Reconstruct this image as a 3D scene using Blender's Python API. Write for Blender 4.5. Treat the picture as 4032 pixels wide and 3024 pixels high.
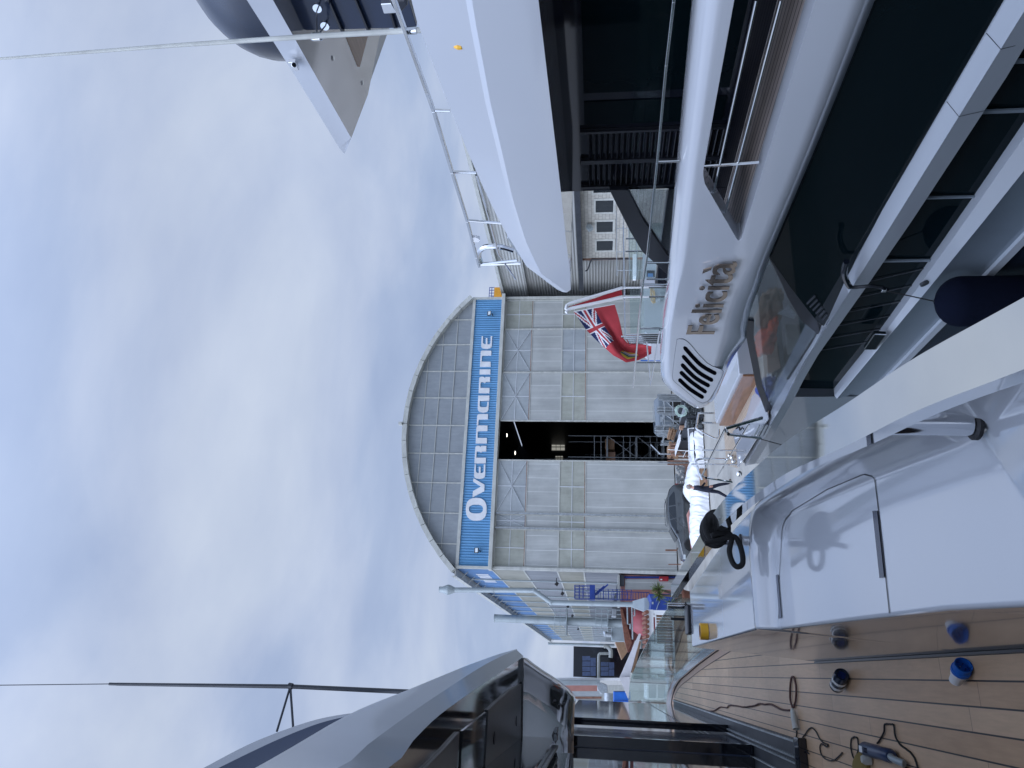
import bpy, bmesh, math, random
from mathutils import Vector, Matrix, geometry, noise
R = math.radians
scn = bpy.context.scene
for o in list(bpy.data.objects): bpy.data.objects.remove(o)
rnd = random.Random(7)

# ------------------------------------------------------------ camera
F = 2950.0; PITCH = math.atan(340 / F); YAW = R(21.1); H = 5.3
cam_d = bpy.data.cameras.new('camera'); cam = bpy.data.objects.new('camera', cam_d)
scn.collection.objects.link(cam); scn.camera = cam
cam_d.sensor_width = 36; cam_d.sensor_fit = 'HORIZONTAL'; cam_d.lens = F / 4032 * 36
cam_d.clip_start = 0.05; cam_d.clip_end = 6000
fw = Vector((math.sin(YAW) * math.cos(PITCH), math.cos(YAW) * math.cos(PITCH), math.sin(PITCH)))
rt = Vector((math.cos(YAW), -math.sin(YAW), 0)); up = rt.cross(fw)
# the phone was held upright while the picture is stored lying on its side
m = Matrix(((-up.x, rt.x, -fw.x, 0), (-up.y, rt.y, -fw.y, 0), (-up.z, rt.z, -fw.z, H), (0, 0, 0, 1)))
cam.matrix_world = m

# ------------------------------------------------------------ sky and sun
SUN_EL, SUN_AZ = R(38), R(-114)      # azimuth from +Y towards +X
w = bpy.data.worlds.new('World'); scn.world = w; w.use_nodes = True
nt = w.node_tree; nt.nodes.clear()
def wn(t, **k):
    n = nt.nodes.new(t)
    for a, b in k.items(): setattr(n, a, b)
    return n
out = wn('ShaderNodeOutputWorld'); bg = wn('ShaderNodeBackground'); bg.inputs[1].default_value = 0.1
sky = wn('ShaderNodeTexSky', sky_type='NISHITA', sun_disc=False, sun_elevation=SUN_EL, sun_rotation=SUN_AZ)
sky.air_density = 1.0; sky.dust_density = 2.0
tc = wn('ShaderNodeTexCoord'); sep = wn('ShaderNodeSeparateXYZ'); nt.links.new(tc.outputs['Generated'], sep.inputs[0])
zz = wn('ShaderNodeMath', operation='MAXIMUM'); nt.links.new(sep.outputs[2], zz.inputs[0]); zz.inputs[1].default_value = 0.0
za = wn('ShaderNodeMath', operation='ADD'); nt.links.new(zz.outputs[0], za.inputs[0]); za.inputs[1].default_value = 0.22
dv = wn('ShaderNodeVectorMath', operation='DIVIDE'); nt.links.new(tc.outputs['Generated'], dv.inputs[0])
cmb = wn('ShaderNodeCombineXYZ')
for i in range(3): nt.links.new(za.outputs[0], cmb.inputs[i])
nt.links.new(cmb.outputs[0], dv.inputs[1])
def cloud(scale, detail, rough, loc, stretch=(1, 1, 1), dist=0.0):
    mp = wn('ShaderNodeMapping'); mp.inputs['Location'].default_value = loc; mp.inputs['Scale'].default_value = stretch
    mp.inputs['Rotation'].default_value = (0, 0, R(35))
    nt.links.new(dv.outputs[0], mp.inputs[0])
    n = wn('ShaderNodeTexNoise'); n.inputs['Scale'].default_value = scale; n.inputs['Detail'].default_value = detail
    n.inputs['Roughness'].default_value = rough; n.inputs['Distortion'].default_value = dist
    nt.links.new(mp.outputs[0], n.inputs['Vector']); return n
def ramp(fac, stops):
    r = wn('ShaderNodeValToRGB'); nt.links.new(fac, r.inputs[0]); e = r.color_ramp.elements
    while len(e) < len(stops): e.new(0.5)
    for k, (p, c) in enumerate(stops): e[k].position = p; e[k].color = (*c, 1)
    return r
c1n = cloud(1.0, 7, 0.52, (3.1, 1.7, 0), (1, 1.25, 1), 0.5)
c2n = cloud(3.4, 6, 0.5, (7.3, 2.2, 0), (1, 1.2, 1), 0.2)
r1 = ramp(c1n.outputs[0], [(0.36, (3.75, 4.7, 6.9)), (0.46, (4.2, 5.15, 7.3)), (0.55, (5.1, 5.95, 7.9)), (0.68, (6.1, 6.9, 8.5))])
r2 = ramp(c2n.outputs[0], [(0.3, (0.93, 0.94, 0.96)), (0.5, (1.0, 1.0, 1.0)), (0.7, (1.07, 1.06, 1.04))])
mul = wn('ShaderNodeVectorMath', operation='MULTIPLY'); nt.links.new(r1.outputs[0], mul.inputs[0]); nt.links.new(r2.outputs[0], mul.inputs[1])
# the cloud is brightest overhead and round the veiled sun, behind the camera
dt = wn('ShaderNodeVectorMath', operation='DOT_PRODUCT'); nt.links.new(tc.outputs['Generated'], dt.inputs[0])
dt.inputs[1].default_value = (math.sin(SUN_AZ) * math.cos(SUN_EL), math.cos(SUN_AZ) * math.cos(SUN_EL), math.sin(SUN_EL))
mr = wn('ShaderNodeMapRange', interpolation_type='SMOOTHSTEP'); nt.links.new(dt.outputs['Value'], mr.inputs[0])
mr.inputs[1].default_value = 0.35; mr.inputs[2].default_value = 1.0; mr.inputs[3].default_value = 1.0; mr.inputs[4].default_value = 3.4
ml2 = wn('ShaderNodeVectorMath', operation='SCALE'); nt.links.new(mul.outputs[0], ml2.inputs[0]); nt.links.new(mr.outputs[0], ml2.inputs[3])
mul = ml2
mz = wn('ShaderNodeMapRange', interpolation_type='SMOOTHSTEP'); nt.links.new(sep.outputs[2], mz.inputs[0])
mz.inputs[1].default_value = 0.5; mz.inputs[2].default_value = 0.95; mz.inputs[3].default_value = 1.0; mz.inputs[4].default_value = 2.1
ml3 = wn('ShaderNodeVectorMath', operation='SCALE'); nt.links.new(mul.outputs[0], ml3.inputs[0]); nt.links.new(mz.outputs[0], ml3.inputs[3])
mul = ml3
mx = wn('ShaderNodeMix', data_type='RGBA'); mx.inputs[0].default_value = 0.9
nt.links.new(sky.outputs[0], mx.inputs[6]); nt.links.new(mul.outputs[0], mx.inputs[7])
nt.links.new(mx.outputs[2], bg.inputs[0]); nt.links.new(bg.outputs[0], out.inputs[0])
sd = bpy.data.lights.new('sun', 'SUN'); sun = bpy.data.objects.new('sun', sd); scn.collection.objects.link(sun)
sd.energy = 0.5; sd.angle = R(45); sd.color = (1, 0.96, 0.9)
sdir = Vector((math.sin(SUN_AZ) * math.cos(SUN_EL), math.cos(SUN_AZ) * math.cos(SUN_EL), math.sin(SUN_EL)))
sun.rotation_euler = sdir.to_track_quat('Z', 'Y').to_euler()
vs = scn.view_settings; vs.view_transform = 'Standard'; vs.look = 'None'; vs.exposure = 0.0; vs.gamma = 1.0
scn.render.engine = 'CYCLES'
scn.cycles.max_bounces = 8; scn.cycles.transparent_max_bounces = 12

# ------------------------------------------------------------ where a point of the photograph lies on a real plane
def ray(x, y):
    u = (1512 - y) / F; v = (x - 2016) / F
    f = math.cos(PITCH) + v * math.sin(PITCH); z = math.sin(PITCH) - v * math.cos(PITCH)
    return Vector((u * math.cos(YAW) + f * math.sin(YAW), f * math.cos(YAW) - u * math.sin(YAW), z))
O = Vector((0, 0, H))
def PX(x, y, X): d = ray(x, y); return O + d * (X / d.x)
def PY(x, y, Y): d = ray(x, y); return O + d * (Y / d.y)
def PZ(x, y, Z): d = ray(x, y); return O + d * ((Z - H) / d.z)
def crop(ox, oy, s): return lambda a, b: (ox + a / s, oy + b / s)
def XS(pts, X): return [PX(a, b, X) for a, b in pts]
def YS(pts, Y): return [PY(a, b, Y) for a, b in pts]
def ZS(pts, Z): return [PZ(a, b, Z) for a, b in pts]
V = Vector

# ------------------------------------------------------------ materials
class NT:
    def __init__(s, name):
        s.m = bpy.data.materials.new(name); s.m.use_nodes = True; s.t = s.m.node_tree; s.b = s.t.nodes['Principled BSDF']
    def n(s, t, **k):
        x = s.t.nodes.new(t)
        for a, b in k.items(): setattr(x, a, b)
        return x
    def l(s, a, b): s.t.links.new(a, b)
    def coord(s): return s.n('ShaderNodeTexCoord').outputs['Object']
    def noise(s, sc, det=4, rough=0.55, vec=None, stretch=None):
        n = s.n('ShaderNodeTexNoise'); n.inputs['Scale'].default_value = sc; n.inputs['Detail'].default_value = det; n.inputs['Roughness'].default_value = rough
        v = vec or s.coord()
        if stretch:
            mp = s.n('ShaderNodeMapping'); mp.inputs['Scale'].default_value = stretch; s.l(v, mp.inputs[0]); v = mp.outputs[0]
        s.l(v, n.inputs['Vector']); return n.outputs[0]
    def ramp(s, f, st):
        r = s.n('ShaderNodeValToRGB'); s.l(f, r.inputs[0]); e = r.color_ramp.elements
        while len(e) < len(st): e.new(0.5)
        for k, (p, c) in enumerate(st):
            e[k].position = p; e[k].color = (*c, 1) if isinstance(c, tuple) else (c, c, c, 1)
        return r.outputs[0]
    def mixc(s, f, a, b, mode='MIX'):
        x = s.n('ShaderNodeMix', data_type='RGBA', blend_type=mode)
        for i, q in ((0, f), (6, a), (7, b)):
            if isinstance(q, (int, float)): x.inputs[i].default_value = q
            elif isinstance(q, tuple): x.inputs[i].default_value = (*q, 1)
            else: s.l(q, x.inputs[i])
        return x.outputs[2]
    def math(s, op, a, b=0.0, c=None):
        x = s.n('ShaderNodeMath', operation=op)
        for i, q in enumerate((a, b) if c is None else (a, b, c)):
            if isinstance(q, (int, float)): x.inputs[i].default_value = q
            else: s.l(q, x.inputs[i])
        return x.outputs[0]
    def bump(s, h, st=0.3, dist=0.02):
        b = s.n('ShaderNodeBump'); b.inputs['Strength'].default_value = st; b.inputs['Distance'].default_value = dist
        s.l(h, b.inputs['Height']); s.l(b.outputs[0], s.b.inputs['Normal'])
def mat(name, col, rough=0.5, metal=0.0, var=0.08, vs_=3.0, spec=None, coat=0.0, bump=0.0, bs=40.0, stretch=None, rv=0.0):
    q = NT(name); b = q.b
    b.inputs['Roughness'].default_value = rough; b.inputs['Metallic'].default_value = metal
    if coat: b.inputs['Coat Weight'].default_value = coat; b.inputs['Coat Roughness'].default_value = 0.04
    if spec is not None: b.inputs['Specular IOR Level'].default_value = spec
    nz = q.noise(vs_, 5, 0.6, stretch=stretch)
    lo = tuple(c * (1 - var) for c in col); hi = tuple(min(1, c * (1 + var)) for c in col)
    q.l(q.ramp(nz, [(0.3, lo), (0.7, hi)]), b.inputs['Base Color'])
    if rv: q.l(q.ramp(nz, [(0.3, max(0.0, rough - rv)), (0.7, rough + rv)]), b.inputs['Roughness'])
    if bump: q.bump(q.noise(bs, 3), bump, 0.01)
    return q.m
M = {}
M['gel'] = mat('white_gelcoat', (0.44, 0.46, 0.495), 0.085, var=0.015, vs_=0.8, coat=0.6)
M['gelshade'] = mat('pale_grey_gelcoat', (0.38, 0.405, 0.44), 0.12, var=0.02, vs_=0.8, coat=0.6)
M['hullgrey'] = mat('dark_grey_hull_paint', (0.15, 0.18, 0.21), 0.16, var=0.03, coat=0.5)
M['hullblue'] = mat('navy_boot_paint', (0.012, 0.018, 0.03), 0.25, var=0.05)
M['silver'] = mat('silver_grey_paint', (0.24, 0.255, 0.28), 0.08, var=0.02, coat=0.6)
M['black'] = mat('black_gloss', (0.006, 0.008, 0.014), 0.06, var=0.1, coat=0.3)
M['blackmatt'] = mat('black_satin', (0.012, 0.014, 0.02), 0.35, var=0.15)
M['tint'] = mat('dark_tinted_glass', (0.002, 0.006, 0.008), 0.03, var=0.05, spec=0.12)
M['navy'] = mat('navy_panel', (0.018, 0.028, 0.055), 0.16, var=0.08)
M['chrome'] = mat('stainless_steel', (0.72, 0.73, 0.74), 0.09, 1.0, var=0.05, vs_=8, rv=0.04)
M['lettermetal'] = mat('tan_reflection_chrome', (0.29, 0.235, 0.19), 0.06, 1.0, var=0.03)  # chrome of the name letters, tan reflections put into its colour
M['hullmid'] = mat('mid_grey_hull_paint', (0.20, 0.225, 0.245), 0.10, var=0.02, coat=0.8)
M['toolblue'] = mat('dark_blue_tool_plastic', (0.02, 0.04, 0.10), 0.35, var=0.1)
M['brace'] = mat('pale_bracing', (0.60, 0.63, 0.66), 0.5, var=0.05)
M['radome'] = mat('dark_navy_dome', (0.012, 0.018, 0.034), 0.22, var=0.08)
M['fascia'] = mat('satin_silver_fascia', (0.21, 0.225, 0.25), 0.28, var=0.03, coat=0.15)
M['flank'] = mat('satin_roof_flank', (0.44, 0.46, 0.495), 0.28, var=0.03, coat=0.15)
M['railsteel'] = mat('polished_rail_steel', (0.66, 0.67, 0.66), 0.035, 1.0, var=0.03)
M['void'] = mat('dark_slot', (0.003, 0.003, 0.005), 1.0, var=0.1, spec=0.0)
M['winblue'] = mat('blue_grey_window', (0.07, 0.10, 0.19), 0.15, var=0.2)
M['mirror'] = mat('mirror_chrome', (0.62, 0.61, 0.58), 0.04, 1.0, var=0.03)
M['cop'] = mat('polished_underside', (0.60, 0.58, 0.57), 0.06, 0.7, var=0.03)
M['rope'] = mat('black_rope', (0.008, 0.008, 0.009), 0.9, var=0.3, vs_=60, bump=0.8, bs=220)
M['fender'] = mat('navy_fleece', (0.005, 0.007, 0.016), 0.95, spec=0.05, var=0.2, vs_=80, bump=0.4, bs=300)
M['blackrub'] = mat('black_rubber', (0.015, 0.015, 0.017), 0.6, var=0.2)
M['ceil'] = mat('matt_grey_ceiling_panel', (0.10, 0.10, 0.105), 0.30, var=0.04)
M['galv'] = mat('galvanised_steel', (0.38, 0.41, 0.43), 0.42, 0.6, var=0.25, vs_=6)
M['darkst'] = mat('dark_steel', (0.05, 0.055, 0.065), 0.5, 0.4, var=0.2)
M['trim'] = mat('weathered_metal_trim', (0.47, 0.48, 0.45), 0.5, 0.0, var=0.16, vs_=1.3, stretch=(1, 1, 3))
M['rust'] = mat('rusty_steel', (0.22, 0.12, 0.085), 0.8, var=0.5, vs_=5)
M['pipegrey'] = mat('grey_painted_duct', (0.33, 0.38, 0.40), 0.45, 0.2, var=0.12, vs_=1.5)
M['blue'] = mat('blue_paint', (0.013, 0.042, 0.23), 0.45, var=0.15)
M['bluebright'] = mat('bright_blue_container', (0.01, 0.12, 0.50), 0.5, var=0.1)
M['red'] = mat('red_paint', (0.38, 0.02, 0.03), 0.4, var=0.15)
M['tankred'] = mat('faded_red_tank', (0.27, 0.05, 0.058), 0.5, var=0.2, vs_=1.2)
M['pink'] = mat('pink_render', (0.38, 0.18, 0.15), 0.85, var=0.12, vs_=1.5)
M['orange'] = mat('orange_cloth', (0.90, 0.13, 0.03), 0.7, var=0.15)
M['yellow'] = mat('yellow_tape', (0.78, 0.42, 0.03), 0.35, var=0.05)
M['craneyel'] = mat('yellow_crane_paint', (0.70, 0.33, 0.03), 0.5, var=0.12)
M['cream'] = mat('cream_render', (0.50, 0.50, 0.47), 0.85, var=0.1, vs_=0.8)
M['white'] = mat('white_paint', (0.78, 0.79, 0.80), 0.4, var=0.04)
M['wood'] = mat('rough_timber', (0.28, 0.17, 0.10), 0.8, var=0.4, vs_=4, stretch=(1, 12, 12))
M['card'] = mat('cardboard', (0.36, 0.22, 0.15), 0.85, var=0.15)
M['film'] = mat('white_shrink_wrap', (0.84, 0.85, 0.87), 0.30, var=0.03, bump=0.25, bs=5)
M['carpaint'] = mat('grey_metallic_car_paint', (0.10, 0.11, 0.115), 0.22, 0.5, var=0.05, coat=0.8)
M['carglass'] = mat('car_window_glass', (0.02, 0.025, 0.03), 0.03, var=0.1)
M['skin'] = mat('skin', (0.50, 0.28, 0.21), 0.55, var=0.08)
M['hair'] = mat('grey_hair', (0.30, 0.27, 0.24), 0.8, var=0.3, vs_=60)
M['navycloth'] = mat('navy_workwear', (0.010, 0.013, 0.028), 0.9, var=0.25, vs_=14, bump=0.5, bs=30)
M['shoe'] = mat('brown_shoe', (0.10, 0.07, 0.055), 0.6, var=0.1)
M['terr'] = mat('terracotta_tile', (0.17, 0.068, 0.042), 0.8, var=0.35, vs_=7)
M['darkroof'] = mat('dark_red_metal_roof', (0.15, 0.045, 0.04), 0.6, var=0.2)
M['canvas'] = mat('pale_canvas', (0.55, 0.54, 0.56), 0.8, var=0.12, vs_=1.0)
M['leaf'] = mat('yucca_leaf', (0.12, 0.16, 0.045), 0.6, var=0.4, vs_=5)
M['bark'] = mat('bark', (0.12, 0.09, 0.06), 0.9, var=0.3)
M['lamp'] = mat('lamp_glass', (0.55, 0.6, 0.62), 0.15, var=0.05)
M['tread'] = mat('black_tyre', (0.012, 0.012, 0.012), 0.8, var=0.2)
M['stone'] = None
M['mirrorglass'] = mat('reflecting_door_glass', (0.35, 0.37, 0.38), 0.03, 0.9, var=0.03)
M['undergloss'] = mat('polished_dark_underside', (0.16, 0.155, 0.155), 0.06, 0.9, var=0.05)
M['cowl'] = mat('polished_grey_cowl', (0.42, 0.41, 0.40), 0.05, 0.9, var=0.04)
M['padfoam'] = mat('ochre_polishing_pad', (0.22, 0.16, 0.05), 0.9, var=0.3)
M['cordbrown'] = mat('brown_cord', (0.10, 0.045, 0.04), 0.6, var=0.2)
def glassmat(name, col, rough=0.02, alpha=0.3, spec=0.5):
    q = NT(name); g = q.n('ShaderNodeBsdfGlossy'); g.inputs['Roughness'].default_value = rough
    t = q.n('ShaderNodeBsdfTransparent'); t.inputs[0].default_value = (*col, 1)
    fr = q.n('ShaderNodeFresnel'); fr.inputs[0].default_value = 1.45
    f2 = q.math('MULTIPLY_ADD', fr.outputs[0], 0.6, alpha)
    mxx = q.n('ShaderNodeMixShader'); q.l(f2, mxx.inputs[0]); q.l(t.outputs[0], mxx.inputs[1]); q.l(g.outputs[0], mxx.inputs[2])
    g.inputs[0].default_value = (0.9, 0.95, 0.95, 1)
    q.l(mxx.outputs[0], q.t.nodes['Material Output'].inputs[0]); return q.m
M['glass'] = glassmat('clear_balustrade_glass', (0.86, 0.92, 0.91), alpha=0.06)
M['smoke'] = glassmat('smoked_glass', (0.74, 0.76, 0.79), alpha=0.01)
def corr(name, col, col2, pitch, amp=0.5, axis=0, stain=0.3, rough=0.5, rust=False, sheet=None, ribd=0.86):
    """profiled metal sheet: ribs run along the other axis"""
    q = NT(name); co = q.coord(); sp = q.n('ShaderNodeSeparateXYZ'); q.l(co, sp.inputs[0])
    a = sp.outputs[axis]; w_ = q.math('SINE', q.math('MULTIPLY', a, 2 * math.pi / pitch))
    q.b.inputs['Roughness'].default_value = rough
    str_ = (2.2, 2.2, 0.16) if axis in (0, 1) else (0.2, 0.2, 2.0)
    n1 = q.noise(1.0, 6, 0.6, stretch=str_); n2 = q.noise(0.5, 4, 0.6)
    base = q.ramp(n1, [(0.25, col2), (0.62, col)])
    f = q.ramp(n2, [(0.35, 1 - stain), (0.65, 1.0)])
    base = q.mixc(1.0, base, f, 'MULTIPLY')
    rib = q.ramp(q.math('MULTIPLY_ADD', w_, 0.5, 0.5), [(0.0, ribd), (0.5, 1.0)])
    base = q.mixc(1.0, base, rib, 'MULTIPLY')
    if sheet:
        fr = q.math('FRACT', q.math('DIVIDE', a, sheet)); ln = q.math('LESS_THAN', fr, 0.03)
        base = q.mixc(ln, base, tuple(min(1, c * 1.3) for c in col))
    q.l(base, q.b.inputs['Base Color']); q.bump(w_, amp, pitch * 0.18); return q.m
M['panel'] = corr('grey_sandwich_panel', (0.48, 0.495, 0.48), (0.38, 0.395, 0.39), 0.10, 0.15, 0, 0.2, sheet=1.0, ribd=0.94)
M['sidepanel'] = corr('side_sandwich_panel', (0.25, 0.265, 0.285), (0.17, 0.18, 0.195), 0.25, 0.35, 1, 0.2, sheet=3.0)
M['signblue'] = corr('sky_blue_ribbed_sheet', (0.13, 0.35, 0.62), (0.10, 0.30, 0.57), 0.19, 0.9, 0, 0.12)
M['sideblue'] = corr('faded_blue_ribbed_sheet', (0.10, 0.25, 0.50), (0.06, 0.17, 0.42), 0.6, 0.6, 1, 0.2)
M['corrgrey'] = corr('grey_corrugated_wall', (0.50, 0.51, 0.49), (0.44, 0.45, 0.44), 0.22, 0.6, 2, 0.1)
M['corrdark'] = corr('shaded_grey_corrugated_wall', (0.36, 0.365, 0.35), (0.32, 0.325, 0.315), 0.22, 0.6, 2, 0.1)  # darker copy of the grey sheet, recess shade put into its colour
def poly_mat(name, a, b, rough=0.35):
    q = NT(name); q.b.inputs['Roughness'].default_value = rough
    n = q.noise(0.9, 6, 0.65); n2 = q.noise(6, 3, 0.6, stretch=(1, 1, 0.2))
    c = q.ramp(n, [(0.3, a), (0.7, b)]); q.l(q.mixc(0.35, c, q.ramp(n2, [(0.3, 0.75), (0.7, 1.1)]), 'MULTIPLY'), q.b.inputs['Base Color']); return q.m
M['polywin'] = poly_mat('milky_translucent_sheet', (0.30, 0.33, 0.35), (0.40, 0.43, 0.44))
M['polygreen'] = poly_mat('yellowed_translucent_sheet', (0.30, 0.31, 0.265), (0.42, 0.43, 0.38))
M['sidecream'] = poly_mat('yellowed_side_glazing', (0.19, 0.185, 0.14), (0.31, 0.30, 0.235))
M['gable'] = poly_mat('grey_gable_sheet', (0.24, 0.265, 0.285), (0.30, 0.325, 0.345))
M['letter'] = mat('dirty_white_sign_letter', (0.70, 0.71, 0.73), 0.5, var=0.10, vs_=1.5)
def teak(name, pitch, cols, joint=2.2, line=0.045, butt=0.004, off=0.0, ax=0, rough=0.42, linec=(0.012, 0.012, 0.016), seam=0.0):
    q = NT(name); sp = q.n('ShaderNodeSeparateXYZ'); q.l(q.coord(), sp.inputs[0]); x = sp.outputs[ax]; y = sp.outputs[1 - ax]
    xs = q.math('DIVIDE', q.math('ADD', x, off), pitch); idx = q.math('FLOOR', xs); fr = q.math('FRACT', xs)
    wn_ = q.n('ShaderNodeTexWhiteNoise', noise_dimensions='1D'); q.l(idx, wn_.inputs['W'])
    ys = q.math('ADD', q.math('DIVIDE', y, joint), q.math('MULTIPLY', wn_.outputs[0], 7.3)); yi = q.math('FLOOR', ys); yf = q.math('FRACT', ys)
    cb = q.n('ShaderNodeCombineXYZ'); q.l(idx, cb.inputs[0]); q.l(yi, cb.inputs[1])
    w2 = q.n('ShaderNodeTexWhiteNoise', noise_dimensions='2D'); q.l(cb.outputs[0], w2.inputs['Vector'])
    st = (14, 1.2, 14) if ax == 0 else (1.2, 14, 14)
    grain = q.noise(3.5, 8, 0.65, stretch=st)
    c = q.ramp(w2.outputs[0], [(0.0, cols[0]), (1.0, cols[1])])
    c = q.mixc(0.5, c, q.ramp(grain, [(0.3, 0.72), (0.7, 1.12)]), 'MULTIPLY')
    dirt = q.ramp(q.noise(0.7, 5, 0.6), [(0.35, 0.82), (0.65, 1.05)]); c = q.mixc(1.0, c, dirt, 'MULTIPLY')
    b_ = q.math('LESS_THAN', yf, butt / joint * 1.0); c = q.mixc(q.math('MULTIPLY', b_, 0.75), c, (0.06, 0.04, 0.03))
    ln = q.math('LESS_THAN', fr, line); c = q.mixc(ln, c, linec)
    q.l(c, q.b.inputs['Base Color']); q.b.inputs['Roughness'].default_value = rough
    q.bump(q.math('MULTIPLY', ln, -1.0), 0.4, 0.003); return q.m
M['teak'] = teak('teak_planks', 0.11, ((0.54, 0.35, 0.21), (0.66, 0.455, 0.29)), off=0.068, line=0.07)
M['teakplain'] = mat('teak_margin_board', (0.42, 0.27, 0.19), 0.45, var=0.12, vs_=3, stretch=(4, 4, 4))
M['teaktan'] = teak('pale_teak_planks', 0.07, ((0.42, 0.33, 0.24), (0.5, 0.40, 0.30)), line=0.10, linec=(0.16, 0.12, 0.09))
M['teakgrey'] = teak('weathered_teak_planks', 0.09, ((0.40, 0.345, 0.32), (0.48, 0.42, 0.39)), line=0.2, linec=(0.03, 0.025, 0.025))
M['teakbrown'] = mat('varnished_teak', (0.24, 0.115, 0.06), 0.25, var=0.2, vs_=2, stretch=(6, 1, 6), coat=0.3)
def concrete():
    q = NT('quay_concrete'); n = q.noise(0.35, 8, 0.65); n2 = q.noise(9, 4, 0.6)
    c = q.ramp(n, [(0.3, (0.24, 0.225, 0.20)), (0.55, (0.36, 0.345, 0.31)), (0.75, (0.42, 0.40, 0.37))])
    q.l(q.mixc(0.4, c, q.ramp(n2, [(0.35, 0.75), (0.6, 1.05)]), 'MULTIPLY'), q.b.inputs['Base Color']); q.b.inputs['Roughness'].default_value = 0.8
    q.bump(n2, 0.2, 0.01); return q.m
M['concrete'] = concrete()
def stonewall():
    q = NT('pale_stone_blocks'); co = q.coord(); sp = q.n('ShaderNodeSeparateXYZ'); q.l(co, sp.inputs[0])
    cb = q.n('ShaderNodeCombineXYZ'); q.l(sp.outputs[1], cb.inputs[0]); q.l(sp.outputs[2], cb.inputs[1])
    br = q.n('ShaderNodeTexBrick'); q.l(cb.outputs[0], br.inputs['Vector']); br.inputs['Scale'].default_value = 1.0
    br.inputs['Brick Width'].default_value = 0.42; br.inputs['Row Height'].default_value = 0.22; br.inputs['Mortar Size'].default_value = 0.012
    br.inputs['Color1'].default_value = (0.42, 0.41, 0.37, 1); br.inputs['Color2'].default_value = (0.50, 0.485, 0.44, 1); br.inputs['Mortar'].default_value = (0.20, 0.19, 0.17, 1)
    q.l(q.mixc(0.5, br.outputs[0], q.ramp(q.noise(1.5, 6, 0.6), [(0.3, 0.7), (0.7, 1.05)]), 'MULTIPLY'), q.b.inputs['Base Color'])
    q.b.inputs['Roughness'].default_value = 0.85; q.bump(br.outputs['Fac'], -0.4, 0.02); return q.m
M['stone'] = stonewall()
def water():
    q = NT('harbour_water'); q.b.inputs['Base Color'].default_value = (0.012, 0.03, 0.03, 1); q.b.inputs['Roughness'].default_value = 0.05
    q.bump(q.noise(1.6, 6, 0.6), 0.35, 0.12); return q.m
M['water'] = water()
def lit(name, col, s):
    q = NT(name); q.b.inputs['Emission Color'].default_value = (*col, 1); q.b.inputs['Emission Strength'].default_value = s; q.b.inputs['Base Color'].default_value = (0.5, 0.5, 0.5, 1); return q.m
M['lit'] = lit('lit_lamp', (1, 0.93, 0.8), 4.0)
M['skylit'] = lit('daylit_far_window', (0.75, 0.74, 0.66), 0.38)

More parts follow.
